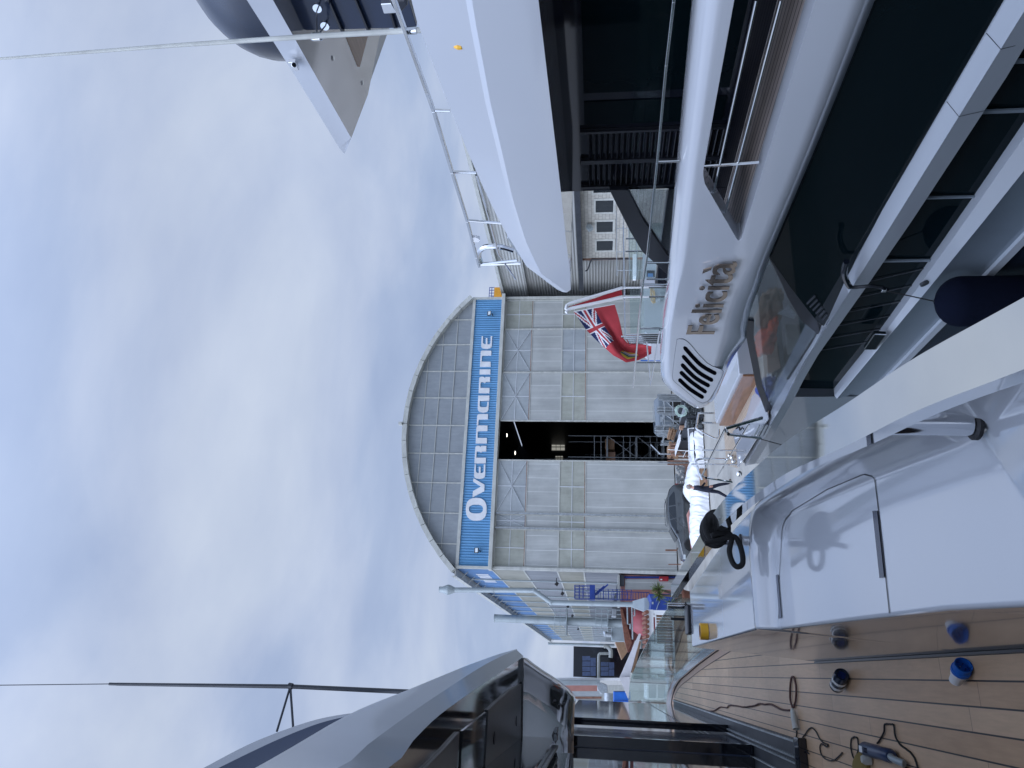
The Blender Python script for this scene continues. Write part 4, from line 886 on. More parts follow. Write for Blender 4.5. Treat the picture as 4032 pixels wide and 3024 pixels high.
# grille panel
gp = [(1012, 935), (1050, 928), (1085, 932), (1115, 948), (1160, 990), (1250, 1100), (1340, 1190), (1400, 1225), (1490, 1258), (1512, 1275), (1512, 1300), (1440, 1460), (1370, 1575), (1340, 1605), (1290, 1620), (1235, 1600), (1130, 1510), (985, 1390), (967, 1365), (964, 1320), (985, 1120)]
gpl = MB().prism(XP(gp, XF - .008, c2), (.006, 0, 0)).build('grille_panel', 'gel', fy, bevel=.003)
ce = (sum(p[0] for p in gp) / len(gp), sum(p[1] for p in gp) / len(gp))
MB().prism(XP([(ce[0] + (a - ce[0]) * 1.016, ce[1] + (b - ce[1]) * 1.016) for a, b in gp], XF - .004, c2), (.003, 0, 0)).build('panel_seam', 'blackmatt', gpl)
for s_, m_, e_ in (((1085, 1012), (1265, 1205), (1438, 1308)), ((1070, 1106), (1235, 1280), (1402, 1383)), ((1058, 1198), (1205, 1345), (1366, 1442)), ((1045, 1282), (1175, 1400), (1332, 1510)), ((1030, 1362), (1145, 1468), (1300, 1568))):
    C_ = spline([V((*s_, 0)), V((*m_, 0)), V((*e_, 0))], 7); up_, dn = [], []
    for i, p in enumerate(C_):
        t = (C_[min(i + 1, len(C_) - 1)] - C_[max(i - 1, 0)]).normalized(); nn = V((-t.y, t.x, 0)); w__ = 21 if 0 < i < len(C_) - 1 else 11
        up_.append((p.x + nn.x * w__, p.y + nn.y * w__)); dn.append((p.x - nn.x * w__, p.y - nn.y * w__))
    MB().prism(XP(up_ + dn[::-1], XF - .0115, c2), (.003, 0, 0)).build('vent_slot', 'void', gpl)
# name letters
def text_mesh(txt, ext=0.02, off=0.012, font_scale=1.0):
    cu = bpy.data.curves.new('t', 'FONT'); cu.body = txt; cu.size = 1; cu.extrude = ext; cu.offset = off; cu.resolution_u = 6
    ob = bpy.data.objects.new('t', cu); scn.collection.objects.link(ob); dg = bpy.context.evaluated_depsgraph_get()
    me = bpy.data.meshes.new_from_object(ob.evaluated_get(dg)); bpy.data.objects.remove(ob); return me
pa = PX(*c2(1412, 872), XF - .05); pb = PX(*c2(1120, 836), XF - .05); pc_ = PX(*c2(1668, 92), XF - .05)
word = 'Felicità'; xpos = 0; metr = []
for ch in word:
    me = text_mesh(ch, 0.0, 0.009); xs = [v.co.x for v in me.vertices]; metr.append((me, min(xs), max(xs)))
full = text_mesh(word, 0, 0); fx0 = min(v.co.x for v in full.vertices); fx1 = max(v.co.x for v in full.vertices)
capH = max(v.co.y for v in metr[0][0].vertices)
bas = pc_ - pa; upv = (pb - pa); upv.y = 0
# advance of every letter from growing prefixes
adv = [0.0]
for k in range(1, len(word)):
    a1 = text_mesh(word[:k] + 'F', 0, 0); adv.append(max(v.co.x for v in a1.vertices) - (max(v.co.x for v in metr[0][0].vertices)))
for k, (me, a, b) in enumerate(metr):
    bm = bmesh.new(); bm.from_mesh(me); bm.verts.ensure_lookup_table()
    for v in bm.verts:
        sx = (v.co.x + adv[k] - fx0) / (fx1 - fx0); sy = v.co.y / capH
        v.co = pa + bas * sx + upv * sy
    bmesh.ops.remove_doubles(bm, verts=bm.verts, dist=1e-5)
    r_ = bmesh.ops.extrude_face_region(bm, geom=bm.faces[:]); 
    for v in [g for g in r_['geom'] if isinstance(g, bmesh.types.BMVert)]: v.co.x += 0.014
    bmesh.ops.recalc_face_normals(bm, faces=bm.faces); off = ORG[fy.name]
    for v in bm.verts: v.co -= off
    m2 = bpy.data.meshes.new('name_letter'); bm.to_mesh(m2); bm.free(); m2.shade_flat(); m2.materials.append(M['lettermetal'])
    o = bpy.data.objects.new('name_letter', m2); scn.collection.objects.link(o); o.parent = fy
# --- rails on the wing
hr = [(2802, -1500), (2652, 0), (2623, 250), (2587, 637), (2549, 1000), (2531, 1119), (2517, 1253), (2502, 1427), (2493, 1523)]
P = XP(hr, XF + .1); f = MB()
for a, b in zip(P, P[1:]): f.bar(a, b, 0.05, 0.022)
f.build('handrail', 'chrome', fy, bevel=.004)
for a, b in (((2592, 637), (2676, 634)), ((2549, 1034), (2634, 1034)), ((2545, 1098), (2630, 1100)), ((2535, 1120), (2628, 1120)), ((2520, 1293), (2611, 1293)), ((2506, 1427), (2602, 1427))):
    MB().cyl(PX(*a, XF + .12), PX(*b, XF + .12), 0.014, 8).build('rail_post', 'chrome', fy, smooth=40)
MB().tube(XP([(2562, 1517), (2598, 1300)], XF + .35), .012, 8).build('lower_rail', 'chrome', fy, smooth=40)
MB().tube(XP([(2546, 1347), (2562, 1517)], XF + .5), .012, 8).build('lower_rail', 'chrome', fy, smooth=40)
for a, b in (((3250, -1500), (2808, 763)), ((3405, -1500), (2855, 835))): MB().tube(XP([(2978 if a[0] == 3250 else 3075, 0), b], XF + .1), .013, 8).build('opening_rail', 'chrome', fy, smooth=40)
MB().tube(XP([(2772, 655), (2988, 638)], XF + .1), .017, 8).build('rail_post', 'chrome', fy, smooth=40)
# aft balustrade across the deck
z_ = 4.8; A = PZ(2461, 1322, z_); B = PZ(2455, 880, z_); A = V((A.x, A.y, z_)); B = V((B.x, A.y + .1, z_))
f = MB(); f.bar(A, B, .05, .03); q = PX(2493, 1523, XF + .1); f.bar(A, PY(2480, 1352, A.y - .1), .04, .03)
f.build('stern_rail', 'chrome', fy)
for yy in (1318, 1170, 1134, 990, 940):
    t = PY(2463, yy, A.y); MB().cyl(t, (t.x, t.y, z_ - .95), .018, 8).build('rail_post', 'chrome', fy, smooth=40)
MB().bb((A.x + .05, A.y - .01, z_ - .9), (A.x + 1.0, A.y + .005, z_ - .1)).build('stern_glass', 'glass', fy)
MB().bb((A.x + 1.2, A.y - .01, z_ - .9), (B.x, A.y + .005, z_ - .1)).build('stern_glass', 'glass', fy)
for k in range(4):
    t = PY(2500 + k * 14, 1325 + k * 8, A.y - .4); MB().cyl(t - V((0, 0, .5)), t + V((0, 0, .25)), .02, 8).build('rail_post', 'chrome', fy, smooth=40)
# ensign staff
YFL = A.y - .05
s1 = YS([c for c in (g8(1800, 645), g8(1225, 815), g8(1195, 835), g8(1185, 880))], YFL); s2 = YS([g8(1800, 748), g8(1240, 868), g8(1200, 890), g8(1185, 915)], YFL)
f = MB(); f.tube(s1, .032, 8); f.tube(s2, .032, 8); f.tube([s1[0], s1[0] + V((0, 0, -.5))], .02, 8); f.tube([s2[0], s2[0] + V((0, 0, -.5))], .02, 8)
f.build('ensign_staff', 'white', fy, smooth=40)
MB().prism(YS([g8(1215, 850), g8(1790, 665), g8(1800, 720), g8(1240, 860)], YFL + .03), (0, .015, 0)).build('staff_web', 'red', fy)

# flag
def cv(pts, n): return resample([V(p) for p in pts], n)
NU, NV = 90, 50
topc = cv(YS([g8(*q) for q in ((1265, 900), (1400, 1090), (1530, 1225), (1700, 1390), (1840, 1462), (1965, 1430), (2118, 1350))], YFL + .05), NU + 1)
botc = cv(YS([g8(*q) for q in ((1715, 820), (1760, 980), (1812, 1190), (1850, 1235), (1920, 1250), (2020, 1268), (2112, 1302))], YFL + .05), NU + 1)
mb = MB()
for i in range(NU + 1):
    u = i / NU
    for j in range(NV + 1):
        v = j / NV; p = topc[i].lerp(botc[i], v)
        p = p + V((0, .09 * math.sin(u * 8 + v * 3) * u + .05 * math.sin(v * 9 + u * 4) * u + .10 * math.exp(-((v - .62 - .1 * u) / .09) ** 2) * u, 0)); mb.vert(p)
def flagcol(u, v):
    if u < .012: return 1
    if u < .5 and v < .5:
        x = (u - .012) / .488 * 2 - 1; y = v / .5 * 2 - 1; X, Y = x * 1.0, y * .6
        if abs(Y) < .09 or abs(X) < .075: return 0
        if abs(Y) < .16 or abs(X) < .14: return 1
        d1 = abs(.6 * X - Y) / 1.166; d2 = abs(.6 * X + Y) / 1.166; d = min(d1, d2)
        if d < .045: return 0
        if d < .125: return 1
        return 2
    x = (u - .74) / .10; y = (v - .42) / .26
    if x * x + y * y < 1:
        if y < -.35: return 3
        if y < .05: return 4
        if y < .55 and abs(x) < .7: return 1 if int((y + 1) * 14) % 2 else 2
        return 3
    return 0
for i in range(NU):
    for j in range(NV):
        mb.cur = flagcol((i + .5) / NU, (j + .5) / NV); a = i * (NV + 1) + j
        mb.face((a, a + 1, a + NV + 2, a + NV + 1))
M['flagred'] = mat('red_bunting', (0.42, 0.04, 0.05), .85, var=.15); M['flagwhite'] = mat('white_bunting', (.72, .72, .74), .8, var=.04)
M['flagblue'] = mat('navy_bunting', (.012, .02, .09), .8, var=.1); M['flagyel'] = mat('yellow_bunting', (.65, .45, .05), .8, var=.2); M['flaggreen'] = mat('green_bunting', (.02, .20, .15), .8, var=.2)
o = mb.build('ensign', ['flagred', 'flagwhite', 'flagblue', 'flagyel', 'flaggreen'], smooth=60); tag(o, 'red ensign with a badge hanging from the stern staff of the yacht on the right', 'flag')

# --- lower side: upper ledge, windows, lower ledge, hull
ys = [-2.5, 0.5, 3, 5, 7, 8.5, 9.5, 10.5, 11.5, 12.5, 13.5, 14.5, 15.5, 16.6]
up1 = byY(XP([(3960, 0), (3379, 1000), (3236, 1315), (3100, 1525), (3024, 1650), (2935, 1790), (2906, 1844)], XF + .12), ys)
cr1 = byY(XP([(4060, 0), (3439, 1000), (3160, 1440), (3078, 1600), (2990, 1745), (2930, 1842)], XF - .04), ys)
lo1 = byY(XP([(4150, 0), (4032, 199), (3505, 1000), (3396, 1151), (3198, 1430), (3111, 1600), (3040, 1720), (2960, 1845)], XF + .01), ys)
sx = [0.10, 0.0, 0.03]
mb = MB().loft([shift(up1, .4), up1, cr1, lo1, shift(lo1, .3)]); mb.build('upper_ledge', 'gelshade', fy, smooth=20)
for y in (PX(3600, 450, XF).y, PX(3870, 180, XF).y):
    a, b, c = (byY(r, [y])[0] for r in (up1, cr1, lo1)); MB().loft([[a + V((0, -.004, .001)), b + V((-.002, -.004, 0)), c + V((-.002, -.004, 0))], [a + V((0, .004, .001)), b + V((-.002, .004, 0)), c + V((-.002, .004, 0))]]).build('ledge_joint', 'blackmatt', fy)
yb = [-2.5, 0.5, 3, 5, 7, 8.5, 9.5, 10.5, 11.5, 12.3]
up2 = byY(XP([(4032, 560), (3721, 1000), (3505, 1294), (3441, 1381), (3200, 1670)], XF), yb)
lo2 = byY(XP([(4032, 663), (3764, 1000), (3505, 1312), (3200, 1680)], XF), yb)
l1b = byY(lo1, yb)
# beyond the clipped edge the outlines are extended level
MB().loft([shift(l1b, .16), shift(up2, .16)]).build('hull_window', 'tint', fy)
for y0, dy in ((255, .03), (447, .03), (778, .02), (1024, .03)):
    y = PX(3700, y0, XF + .14).y; a = byY(l1b, [y])[0]; b = byY(up2, [y])[0]; MB().bb((XF + .13, y - dy * .6, b.z), (XF + .15, y + dy * .6, a.z)).build('window_mullion', 'hullgrey', fy)
for k in range(6):
    y = 8.6 + k * .42; a = byY(l1b, [y])[0]; b = byY(up2, [y])[0]; MB().bar((XF + .15, y, a.z), (XF + .15, y - .35, b.z), .008, .012).build('louvre_rib', 'darkst', fy)
sts = byY(XP([(3943, 1014), (3528, 1473)], XF), yb); stl = byY(XP([(3981, 1010), (3581, 1444)], XF), yb)
z1_ = sum(p.z for p in sts[3:7]) / 4; z2_ = sum(p.z for p in stl[3:7]) / 4
sts = [V((XF, y, z1_)) for y in yb]; stl = [V((XF, y, z2_)) for y in yb]
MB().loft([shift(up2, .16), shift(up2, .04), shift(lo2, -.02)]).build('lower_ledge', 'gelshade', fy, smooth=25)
MB().loft([shift(lo2, -.018), [p.lerp(q, .5) + V((.05, 0, 0)) for p, q in zip(lo2, sts)], shift(sts, .02)]).build('hull_side', 'hullgrey', fy, smooth=40)
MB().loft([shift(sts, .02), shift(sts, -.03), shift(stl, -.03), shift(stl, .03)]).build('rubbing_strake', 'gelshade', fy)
MB().loft([shift(stl, .03), [V((XF + .12, y, -1.4)) for y in yb]]).build('hull_bottom', 'hullblue', fy)
yy_ = [12.3, 13.5, 14.5, 15.5, 16.6]
MB().loft([shift(byY(lo1, yy_), .002), [V((XF + .03, y, .4)) for y in yy_], [V((XF + .1, y, -1.4)) for y in yy_]]).build('stern_quarter', 'hullmid', fy)
MB().poly([(XF + .03, 16.6, up1[-1].z), (9.6, 16.6, up1[-1].z), (9.6, 16.6, -1.4), (XF + .1, 16.6, -1.4)]).poly([(9.6, -3, 3.6), (9.6, 16.6, 2.1), (9.6, 16.6, -1.4), (9.6, -3, -1.4)]).build('transom', 'gelshade', fy)
# vent slats at the stern quarter
p = PX(3010, 1690, XF)
for k in range(4):
    q = XP([(980 + k * 14 + 18, 1675), (985 + k * 14 + 18, 1680), (965 + k * 14 + 8, 1722), (960 + k * 14 + 8, 1717)], XF - .045); q = XP([(2988 + k * 14, 1676), (2996 + k * 14, 1676), (2972 + k * 14, 1722), (2964 + k * 14, 1722)], XF - .045)
    MB().prism(q, (.02, 0, 0)).build('exhaust_slat', 'galv', fy)
fr_ = XP([cb1(1665, 985), cb1(1748, 863), cb1(1845, 868), cb1(1760, 985)], XF - .06)
ho = MB().prism(fr_, (.05, 0, 0)).build('hull_light', 'tint', fy); f = MB()
for a, b in zip(fr_, fr_[1:] + fr_[:1]): f.bar(a, b, .012, .012)
f.build('light_frame', 'chrome', ho)
MB().lathe(PX(*cb2(915, 250), XF - .02), [(.005, 0), (.05, 0), (.05, .03)], 16, (1, 0, .3)).build('fuel_cap', 'darkst', fy)
# dark glazing below the wing
MB().prism(XP([(3041, 1000), (3225, 566), (3451, 0), (3960, 0), (3379, 1000), (3250, 1290), (3214, 1262), (3109, 1127), (3031, 1013)], XF + .14), (.03, 0, 0)).build('lower_side_glass', 'tint', fy)
MB().poly([PX(3451, 0, XF + .15), PX(3960, 0, XF + .15), PX(4400, -900, XF + .15), PX(3822, -900, XF + .15)]).build('lower_side_glass', 'tint', fy)
gl = XP([(665, 32), (560, 300), (455, 620), (447, 780), (540, 1240), (650, 1538), (830, 1262), (1150, 772), (1100, 620), (850, 300)], XF + .2, k7)
MB().prism(gl, (.012, 0, 0)).build('cockpit_glass', 'smoke', fy)
fb = XP([(455, 620), (447, 780), (540, 1240), (650, 1538), (690, 1480), (600, 1240), (515, 790), (520, 630)], XF + .18, k7); MB().prism(fb, (.018, 0, 0)).build('glass_edge', 'blackmatt', fy)
fb = XP([(665, 40), (850, 300), (1100, 620), (1150, 772), (1125, 760), (960, 620), (840, 420), (760, 240)], XF + .17, k7); MB().prism(fb, (.03, 0, 0)).build('glass_edge', 'blackmatt', fy)
for k in range(6):
    MB().prism(XP([(1010 + k * 28, 470 + k * 30), (1018 + k * 28, 474 + k * 30), (1095 + k * 22, 400 + k * 34), (1085 + k * 22, 396 + k * 34)], XF + .12, k7), (.02, 0, 0)).build('louvre_rib', 'darkst', fy)
# aft cockpit deck
ZD = 2.2
MB().bb((XF + .21, -2, ZD - .1), (9.5, 12.0, ZD - .004)).build('cockpit_floor', 'blackmatt', fy)
MB().poly(ZS([(3050, 1350), (3024, 1650), (2935, 1790), (2906, 1844), (2860, 1830), (2850, 1700), (2840, 1400)], ZD - .02)).build('aft_deck', 'teaktan', fy)
MB().prism(ZS([(3000, 1520), (3025, 1648), (2938, 1793), (2904, 1841), (2901, 1799), (2898, 1763), (2889, 1724), (2884, 1700), (2905, 1680), (2937, 1640), (2960, 1560)], ZD), (0, 0, -.016)).build('deck_pad', 'gel', fy)
rs = [PZ(*c3(a, b), ZD - .02) for a, b in ((1640, -60), (1350, 480))]
MB().bar(rs[0] + V((.0, 0, .15)), rs[1] + V((0, 0, .15)), .04, .34).build('teak_riser', 'teakbrown', fy)
d_ = (rs[1] - rs[0]).normalized(); nrm = V((d_.y, -d_.x, 0)) if d_.y > 0 else V((-d_.y, d_.x, 0))
nrm = V((1, 0.15, 0)).normalized()
a, b = rs[0] + nrm * .03, rs[1] + nrm * .03
MB().prism([a + V((0, 0, .1)), b + V((0, 0, .1)), b + nrm * 3 + V((0, 0, .1)), a + nrm * 3 + V((0, 0, .1))], (0, 0, .30)).build('stern_bench', 'gel', fy, bevel=.03)
MB().prism([a + nrm * .8 + V((0, 0, .402)), b + nrm * .8 + V((0, -.5, .402)), b + nrm * 3 + V((0, -.5, .402)), a + nrm * 3 + V((0, 0, .402))], (0, 0, .22)).build('sun_pad', 'gel', fy, bevel=.05)
for s_ in ((1430, 60), (1480, 150)): pass
for a, b in ((1205, 145), (1213, 243), (1228, 400)):
    p = PZ(*c3(a, b), ZD + .3); 
# aft rails
def arail(pts, Y0s, r=.025, nm='stern_gate', m_='chrome'):
    f = MB(); P = [PZ(*a5(*q), z) for q, z in pts]; return P
def on(q, z): return PZ(*a5(*q), z)
base = on((1120, 578), ZD)
hz = ZD + .95
t1, t2, t3 = on((850, 290), hz), on((545, 905), hz), on((1330, 150), ZD + .35)
f = MB(); f.bar(t1, t2, .035, .03); f.build('quarter_rail', 'chrome', fy, bevel=.004)
f = MB(); f.bar(on((1160, 235), ZD + .42), on((745, 920), ZD + .45), .02, .02); f.build('quarter_rail', 'chrome', fy)
f = MB(); f.bar(t1, on((1335, 150), ZD + .25), .05, .03); f.build('gate_rail', 'mirror', fy, bevel=.004)
f = MB(); f.tube([t1 + V((-.02, 0, 0)), on((890, 365), hz - .02), on((1310, 415), ZD + .12)], .028, 8); f.build('gate_post', 'chrome', fy, smooth=40)
for a, b in (((760, 575), (1118, 578)), ((500, 765), (1000, 762))):
    q = on(b, ZD); MB().cyl(q, (q.x, q.y, ZD + (.9 if b[0] > 1050 else 1.0)), .018, 8).build('rail_post', 'chrome', fy, smooth=40)
f = MB(); f.tube([t2, on((600, 935), hz - .05), on((930, 990), ZD + .1)], .026, 8).build('gate_post', 'chrome', fy, smooth=40)
f = MB(); q0 = on((1000, 762), ZD)
loop = [PY(*a5(a, b), q0.y + .2) for a, b in ((545, 960), (480, 780), (500, 690), (800, 690), (860, 700))]
f.tube(spline(loop, 4), .026, 8).build('gate_hoop', 'chrome', fy, smooth=40)
loop = [PY(*a5(a, b), q0.y + 1.6) for a, b in ((470, 290), (500, 100), (540, 90), (900, 90), (930, 110), (860, 205), (850, 220), (545, 215))]
f = MB(); f.tube(spline(loop, 3), .026, 8).build('gate_hoop', 'chrome', fy, smooth=40)
loop = [PY(*a5(a, b), q0.y + 1.3) for a, b in ((480, 240), (470, 290), (600, 360), (750, 420), (770, 300))]
MB().tube(spline(loop, 3), .022, 8).build('gate_hoop', 'chrome', fy, smooth=40)
p = PY(*a5(1030, 880), q0.y + .2); MB().lathe(p, [(.01, -.02), (.05, -.015), (.065, 0), (.05, .015), (.01, .02)], 20, (.3, 1, -.4)).build('mooring_mirror', 'mirror', fy, smooth=40)
MB().tube(spline([on((990, 290), ZD + .5), on((1030, 270), ZD + .46), on((1040, 310), ZD + .44), on((1070, 280), ZD + .45), on((1090, 300), ZD + .45)], 5), .014, 6).build('rail_line', 'rope', fy)
for k, (a, b, rr2) in enumerate(((940, 665, .07), (905, 640, .05), (960, 720, .06), (880, 690, .04))):
    q = on((a, b), ZD + .06); o = MB().lathe(q, [(.01, -rr2), (rr2 * .8, -rr2 * .7), (rr2, 0), (rr2 * .8, rr2 * .7), (.01, rr2)], 12, (0, .3, 1)).build('bollard', 'mirror', fy, smooth=50)
st = MB().tube([on((1300, 425), ZD + .1), on((1605, 508), ZD - .5), on((1640, 516), ZD - .6)], .008, 6).build('mooring_line', 'rope'); tag(st, 'thin black mooring line running down from the stern gate of the right yacht', 'rope')
# things stowed behind the tinted cockpit glass
def blob(c, d, seed, m_, name, label, cat, amp=.25):
    bm = bmesh.new(); bmesh.ops.create_icosphere(bm, subdivisions=4, radius=1)
    for v in bm.verts:
        n_ = noise.fractal(v.co * 1.4 + V((seed, seed * .7, 0)), .8, 2, 4); v.co *= 1 + amp * n_; v.co = V((v.co.x * d[0], v.co.y * d[1], max(-d[2] * .55, v.co.z * d[2]))) + V(c)
    me = bpy.data.meshes.new(name); bm.to_mesh(me); bm.free(); me.materials.append(M[m_]); me.shade_smooth()
    o = bpy.data.objects.new(name, me); scn.collection.objects.link(o); tag(o, label, cat); return o
def kp(a, b, X): return PX(*k7(a, b), X)
blob(kp(640, 820, 5.02), (.15, .36, .17), 3, 'orange', 'orange_bag', 'crumpled orange bag behind the tinted cockpit glass of the right yacht', 'bag', .5)
blob(kp(700, 680, 5.02), (.08, .2, .07), 9, 'orange', 'orange_cloth', 'smaller orange cloth beside the crumpled orange bag', 'cloth', .6)
blob(kp(700, 1160, 5.2), (.12, .14, .11), 5, 'white', 'white_cloth', 'crumpled white cloth behind the tinted cockpit glass', 'cloth', .4)
blob(kp(660, 1270, 5.02), (.2, .35, .2), 6, 'blue', 'blue_cover', 'blue cover folded at the aft end of the tinted glass', 'cover', .35)
blob(kp(680, 500, 5.4), (.2, .45, .2), 11, 'wood', 'jute_sack', 'brown sacking heaped at the forward end of the tinted glass', 'sack', .5)
o = MB().prism([kp(740, 560, 4.8), kp(845, 495, 4.8), kp(915, 570, 4.8), kp(890, 605, 4.8)], (.012, 0, 0)).build('newspaper', 'white'); tag(o, 'printed sheet of paper stuck up inside the cockpit glass', 'paper')
o = MB().prism([kp(640, 965, 5.0), kp(745, 965, 5.0), kp(770, 1070, 5.0), kp(650, 1130, 5.0)], (.3, 0, 0)).build('pink_box', 'card', bevel=.01); tag(o, 'cardboard box between the orange bag and the white cloth', 'box')
o = MB().prism([kp(820, 790, 5.0), kp(945, 795, 5.0), kp(880, 950, 5.0), kp(830, 940, 5.0)], (.25, 0, 0)).build('grey_box', 'trim', bevel=.01); tag(o, 'pale grey box lid under the orange bag', 'box')
# fender with strap over the ledge
XFN = XF - .32
tpf = PX(*cb2(1010, 390), XFN); rf_ = .29
fd = thing('fender', 'large navy cylinder fender hanging against the side of the right yacht', 'fender', tpf + V((0, 0, -.8)))
prof = [(.03, .02), (.06, 0)] + [(rf_ * math.sin(t), -.26 * (1 - math.cos(t))) for t in [i * math.pi / 2 / 8 for i in range(2, 9)]] + [(rf_, -1.3)] + [(rf_ * math.cos(t), -1.3 - .26 * math.sin(t)) for t in [i * math.pi / 2 / 6 for i in range(1, 6)]] + [(.02, -1.57)]
MB().lathe(tpf, prof, 36).build('cover', 'fender', fd, smooth=50)
hk = XP([cb1(1520, 270), cb1(1500, 370), cb1(1540, 465), cb1(1580, 480), cb1(1700, 470), cb1(1800, 480), cb1(1855, 500)], XF - .10)
f = MB(); H_ = spline(hk, 4)
f.tube(H_, .03, 8, rr=[.035 if i < len(H_) * .4 else .022 for i in range(len(H_))]).build('hook', 'black', fd, smooth=40)
MB().box(PX(*cb1(1825, 505), XF - .12), (.03, .05, .05)).build('shackle', 'chrome', fd, bevel=.006)
MB().tube([PX(*cb1(1830, 505), XF - .12), tpf], .008, 6).build('line', 'rope', fd)
# ============================================================ YACHT THE PHOTOGRAPH IS TAKEN FROM
a1 = crop(2600, 2300, 2.2914); a2 = crop(3100, 2500, 2.3734); c4b = crop(2000, 2700, 1.843); c5b = crop(700, 2500, 1.3012); c4a = crop(0, 2500, 1.2289)
oy = thing('aft_deck_yacht', 'grey and white yacht in the foreground with teak deck, glass balustrade and steel rail', 'yacht', (0, 0, 3.6))
ZK = 3.6
def lerpt(tab, y):
    if y <= tab[0][0]: return tab[0][1]
    for (a, va), (b, vb) in zip(tab, tab[1:]):
        if y <= b: return va + (vb - va) * (y - a) / (b - a)
    return tab[-1][1]
XLt = [(-1, .11), (0, .12), (1.47, .15), (2.0, .18), (2.84, .205), (3.9, .235), (6.5, .24)]
XRt = [(-1, .40), (0, .46), (1.27, .61), (2.1, .73), (3.2, .79), (4.2, .80), (5.2, .76), (6.44, .68)]
LIP = [(0, .56), (1.76, .56), (2.39, .63), (3.48, .73), (4, .74)]
def sst(x): x = max(0, min(1, x)); return x * x * (3 - 2 * x)
def ztop(x, y):
    far = 3.80 - y; out_ = lerpt(LIP, y) - x
    # inner corner rounding
    r = .18
    if far < r and out_ < r: d = r - math.hypot(r - far, r - out_)
    else: d = min(far, out_)
    near = (x - (.10 + (1.75 - y) * 1.0)) if y < 1.75 else 1
    nd = (y - 1.0 - (.55 - x) * -.0) 
    dep = .085; cy = 1.43 + .66 * (x - .15)   # the pocket runs out towards the camera along a crease
    if y < cy: dep *= max(0.0, 1 - (cy - y) * 2.2)
    z = 4.55 - dep * sst(d / .075 + .5)
    z += .10 * dep * math.exp(-((d + .03) / .035) ** 2)
    return z
NX, NY = 150, 300
mb = MB(); Y0, Y1 = 0.4, 6.5
idx = []
for j in range(NY + 1):
    t = j / NY; y = Y0 + (Y1 - Y0) * t; xl, xr = lerpt(XLt, y), lerpt(XRt, y); row = []
    r = .014
    row.append(V((xl + .0 - (xl - .165) * 1.0 if False else .168, y, ZK)))
    row.append(V((.168 + (xl - .168) * .5, y, 4.05)))
    for k in range(5):
        a = k / 4 * math.pi / 2; row.append(V((xl + r - r * math.cos(a), y, ztop(xl + r, y) - r + r * math.sin(a))))
    for i in range(1, NX):
        x = xl + r + (xr - xl - 2 * r) * i / NX; row.append(V((x, y, ztop(x, y))))
    for k in range(5):
        a = k / 4 * math.pi / 2; row.append(V((xr - r + r * math.sin(a), y, ztop(xr - r, y) - r + r * math.cos(a))))
    row.append(V((xr + .02, y, 4.0))); idx.append(row)
mb.loft(idx)
e = idx[-1]; mb.face([mb.vert(p) for p in e])
mb.build('side_coaming', 'gel', oy, smooth=65)
hul = MB(); ys3 = [-2, 0, 2, 4, 6.5]
hul.loft([[V((lerpt(XRt, y) + .021, y, 3.998)) for y in ys3], [V((lerpt(XRt, y) + .04, y, 2.6)) for y in ys3], [V((.8, y, -1.5)) for y in ys3]])
hul.build('hull_side', 'hullgrey', oy)
# hatch seam, handle slot, black skirting
def ribbon(pts, w__, dz=.0018):
    P = [V((p.x, p.y, ztop(p.x, p.y) + dz)) for p in resample(pts, 60)]; L, R_ = [], []
    for i, p in enumerate(P):
        t = (P[min(i + 1, len(P) - 1)] - P[max(i - 1, 0)]).normalized(); nn = V((-t.y, t.x, 0)) * w__ / 2; L.append(p + nn); R_.append(p - nn)
    return MB().loft([L, R_])
Zs = 4.47
sm = ZS([(3062, 2440), (3066, 2250), (3076, 2080), (3088, 2045), (3122, 2012), (3280, 1928), (3420, 1868), (3432, 1866), (3438, 1875)], Zs)
ribbon(sm, .006).build('hatch_seam', 'blackmatt', oy)
sm2 = ZS([(3438, 1875), (3450, 1975), (3470, 2150), (3485, 2300), (3497, 2414)], Zs); ribbon(sm2, .007).build('hatch_seam', 'blackmatt', oy)
hs = ZS([(3434, 2012), (3452, 2010), (3480, 2272), (3462, 2276)], Zs); hs = [V((p.x, p.y, ztop(p.x, p.y) + .0035)) for p in hs]; MB().prism(hs, (0, 0, .001)).build('handle_slot', 'navy', oy)
h2 = ZS([(3054, 2265), (3062, 2262), (3076, 2430), (3068, 2437)], Zs); h2 = [V((p.x, p.y, ztop(p.x, p.y) + .0035)) for p in h2]; MB().prism(h2, (0, 0, .001)).build('hinge_slot', 'navy', oy)
MB().bb((.155, 0, ZK + .002), (.1675, 6.49, ZK + .018)).build('skirting', 'blackmatt', oy)
# deck
arc = spline([(.62, 7.3, ZK), (.56, 8.6, ZK), (.42, 11.1, ZK), (.24, 13.7, ZK), (.08, 15.6, ZK), (-.04, 17.0, ZK), (-.22, 18.2, ZK), (-.46, 19.0, ZK), (-.85, 19.6, ZK), (-1.6, 20.1, ZK)], 6)
def inset(P, d, z=None):
    r_ = []
    for i, p in enumerate(P):
        t = (P[min(i + 1, len(P) - 1)] - P[max(i - 1, 0)]).normalized(); nn = V((-t.y, t.x, 0)); r_.append(V((p.x + nn.x * d, p.y + nn.y * d, p.z if z is None else z)))
    return r_
ina = inset(arc, .10)
dk = MB().prism([V((.165, -2, ZK - .05)), V((.165, 6.5, ZK - .05)), V((.54, 6.9, ZK - .05))] + [V((p.x, p.y, ZK - .05)) for p in ina] + [V((-4.2, 20.3, ZK - .05)), V((-4.2, -2, ZK - .05))], (0, 0, .05)); dk.build('teak_deck', 'teak', oy)
MB().loft([[V((p.x, p.y, ZK + .003)) for p in ina], [V((p.x, p.y, ZK + .003)) for p in arc]]).build('margin_board', 'teakplain', oy)
MB().loft([inset(arc, .104, ZK + .0045), inset(arc, .093, ZK + .0045)]).build('caulk_line', 'blackrub', oy)
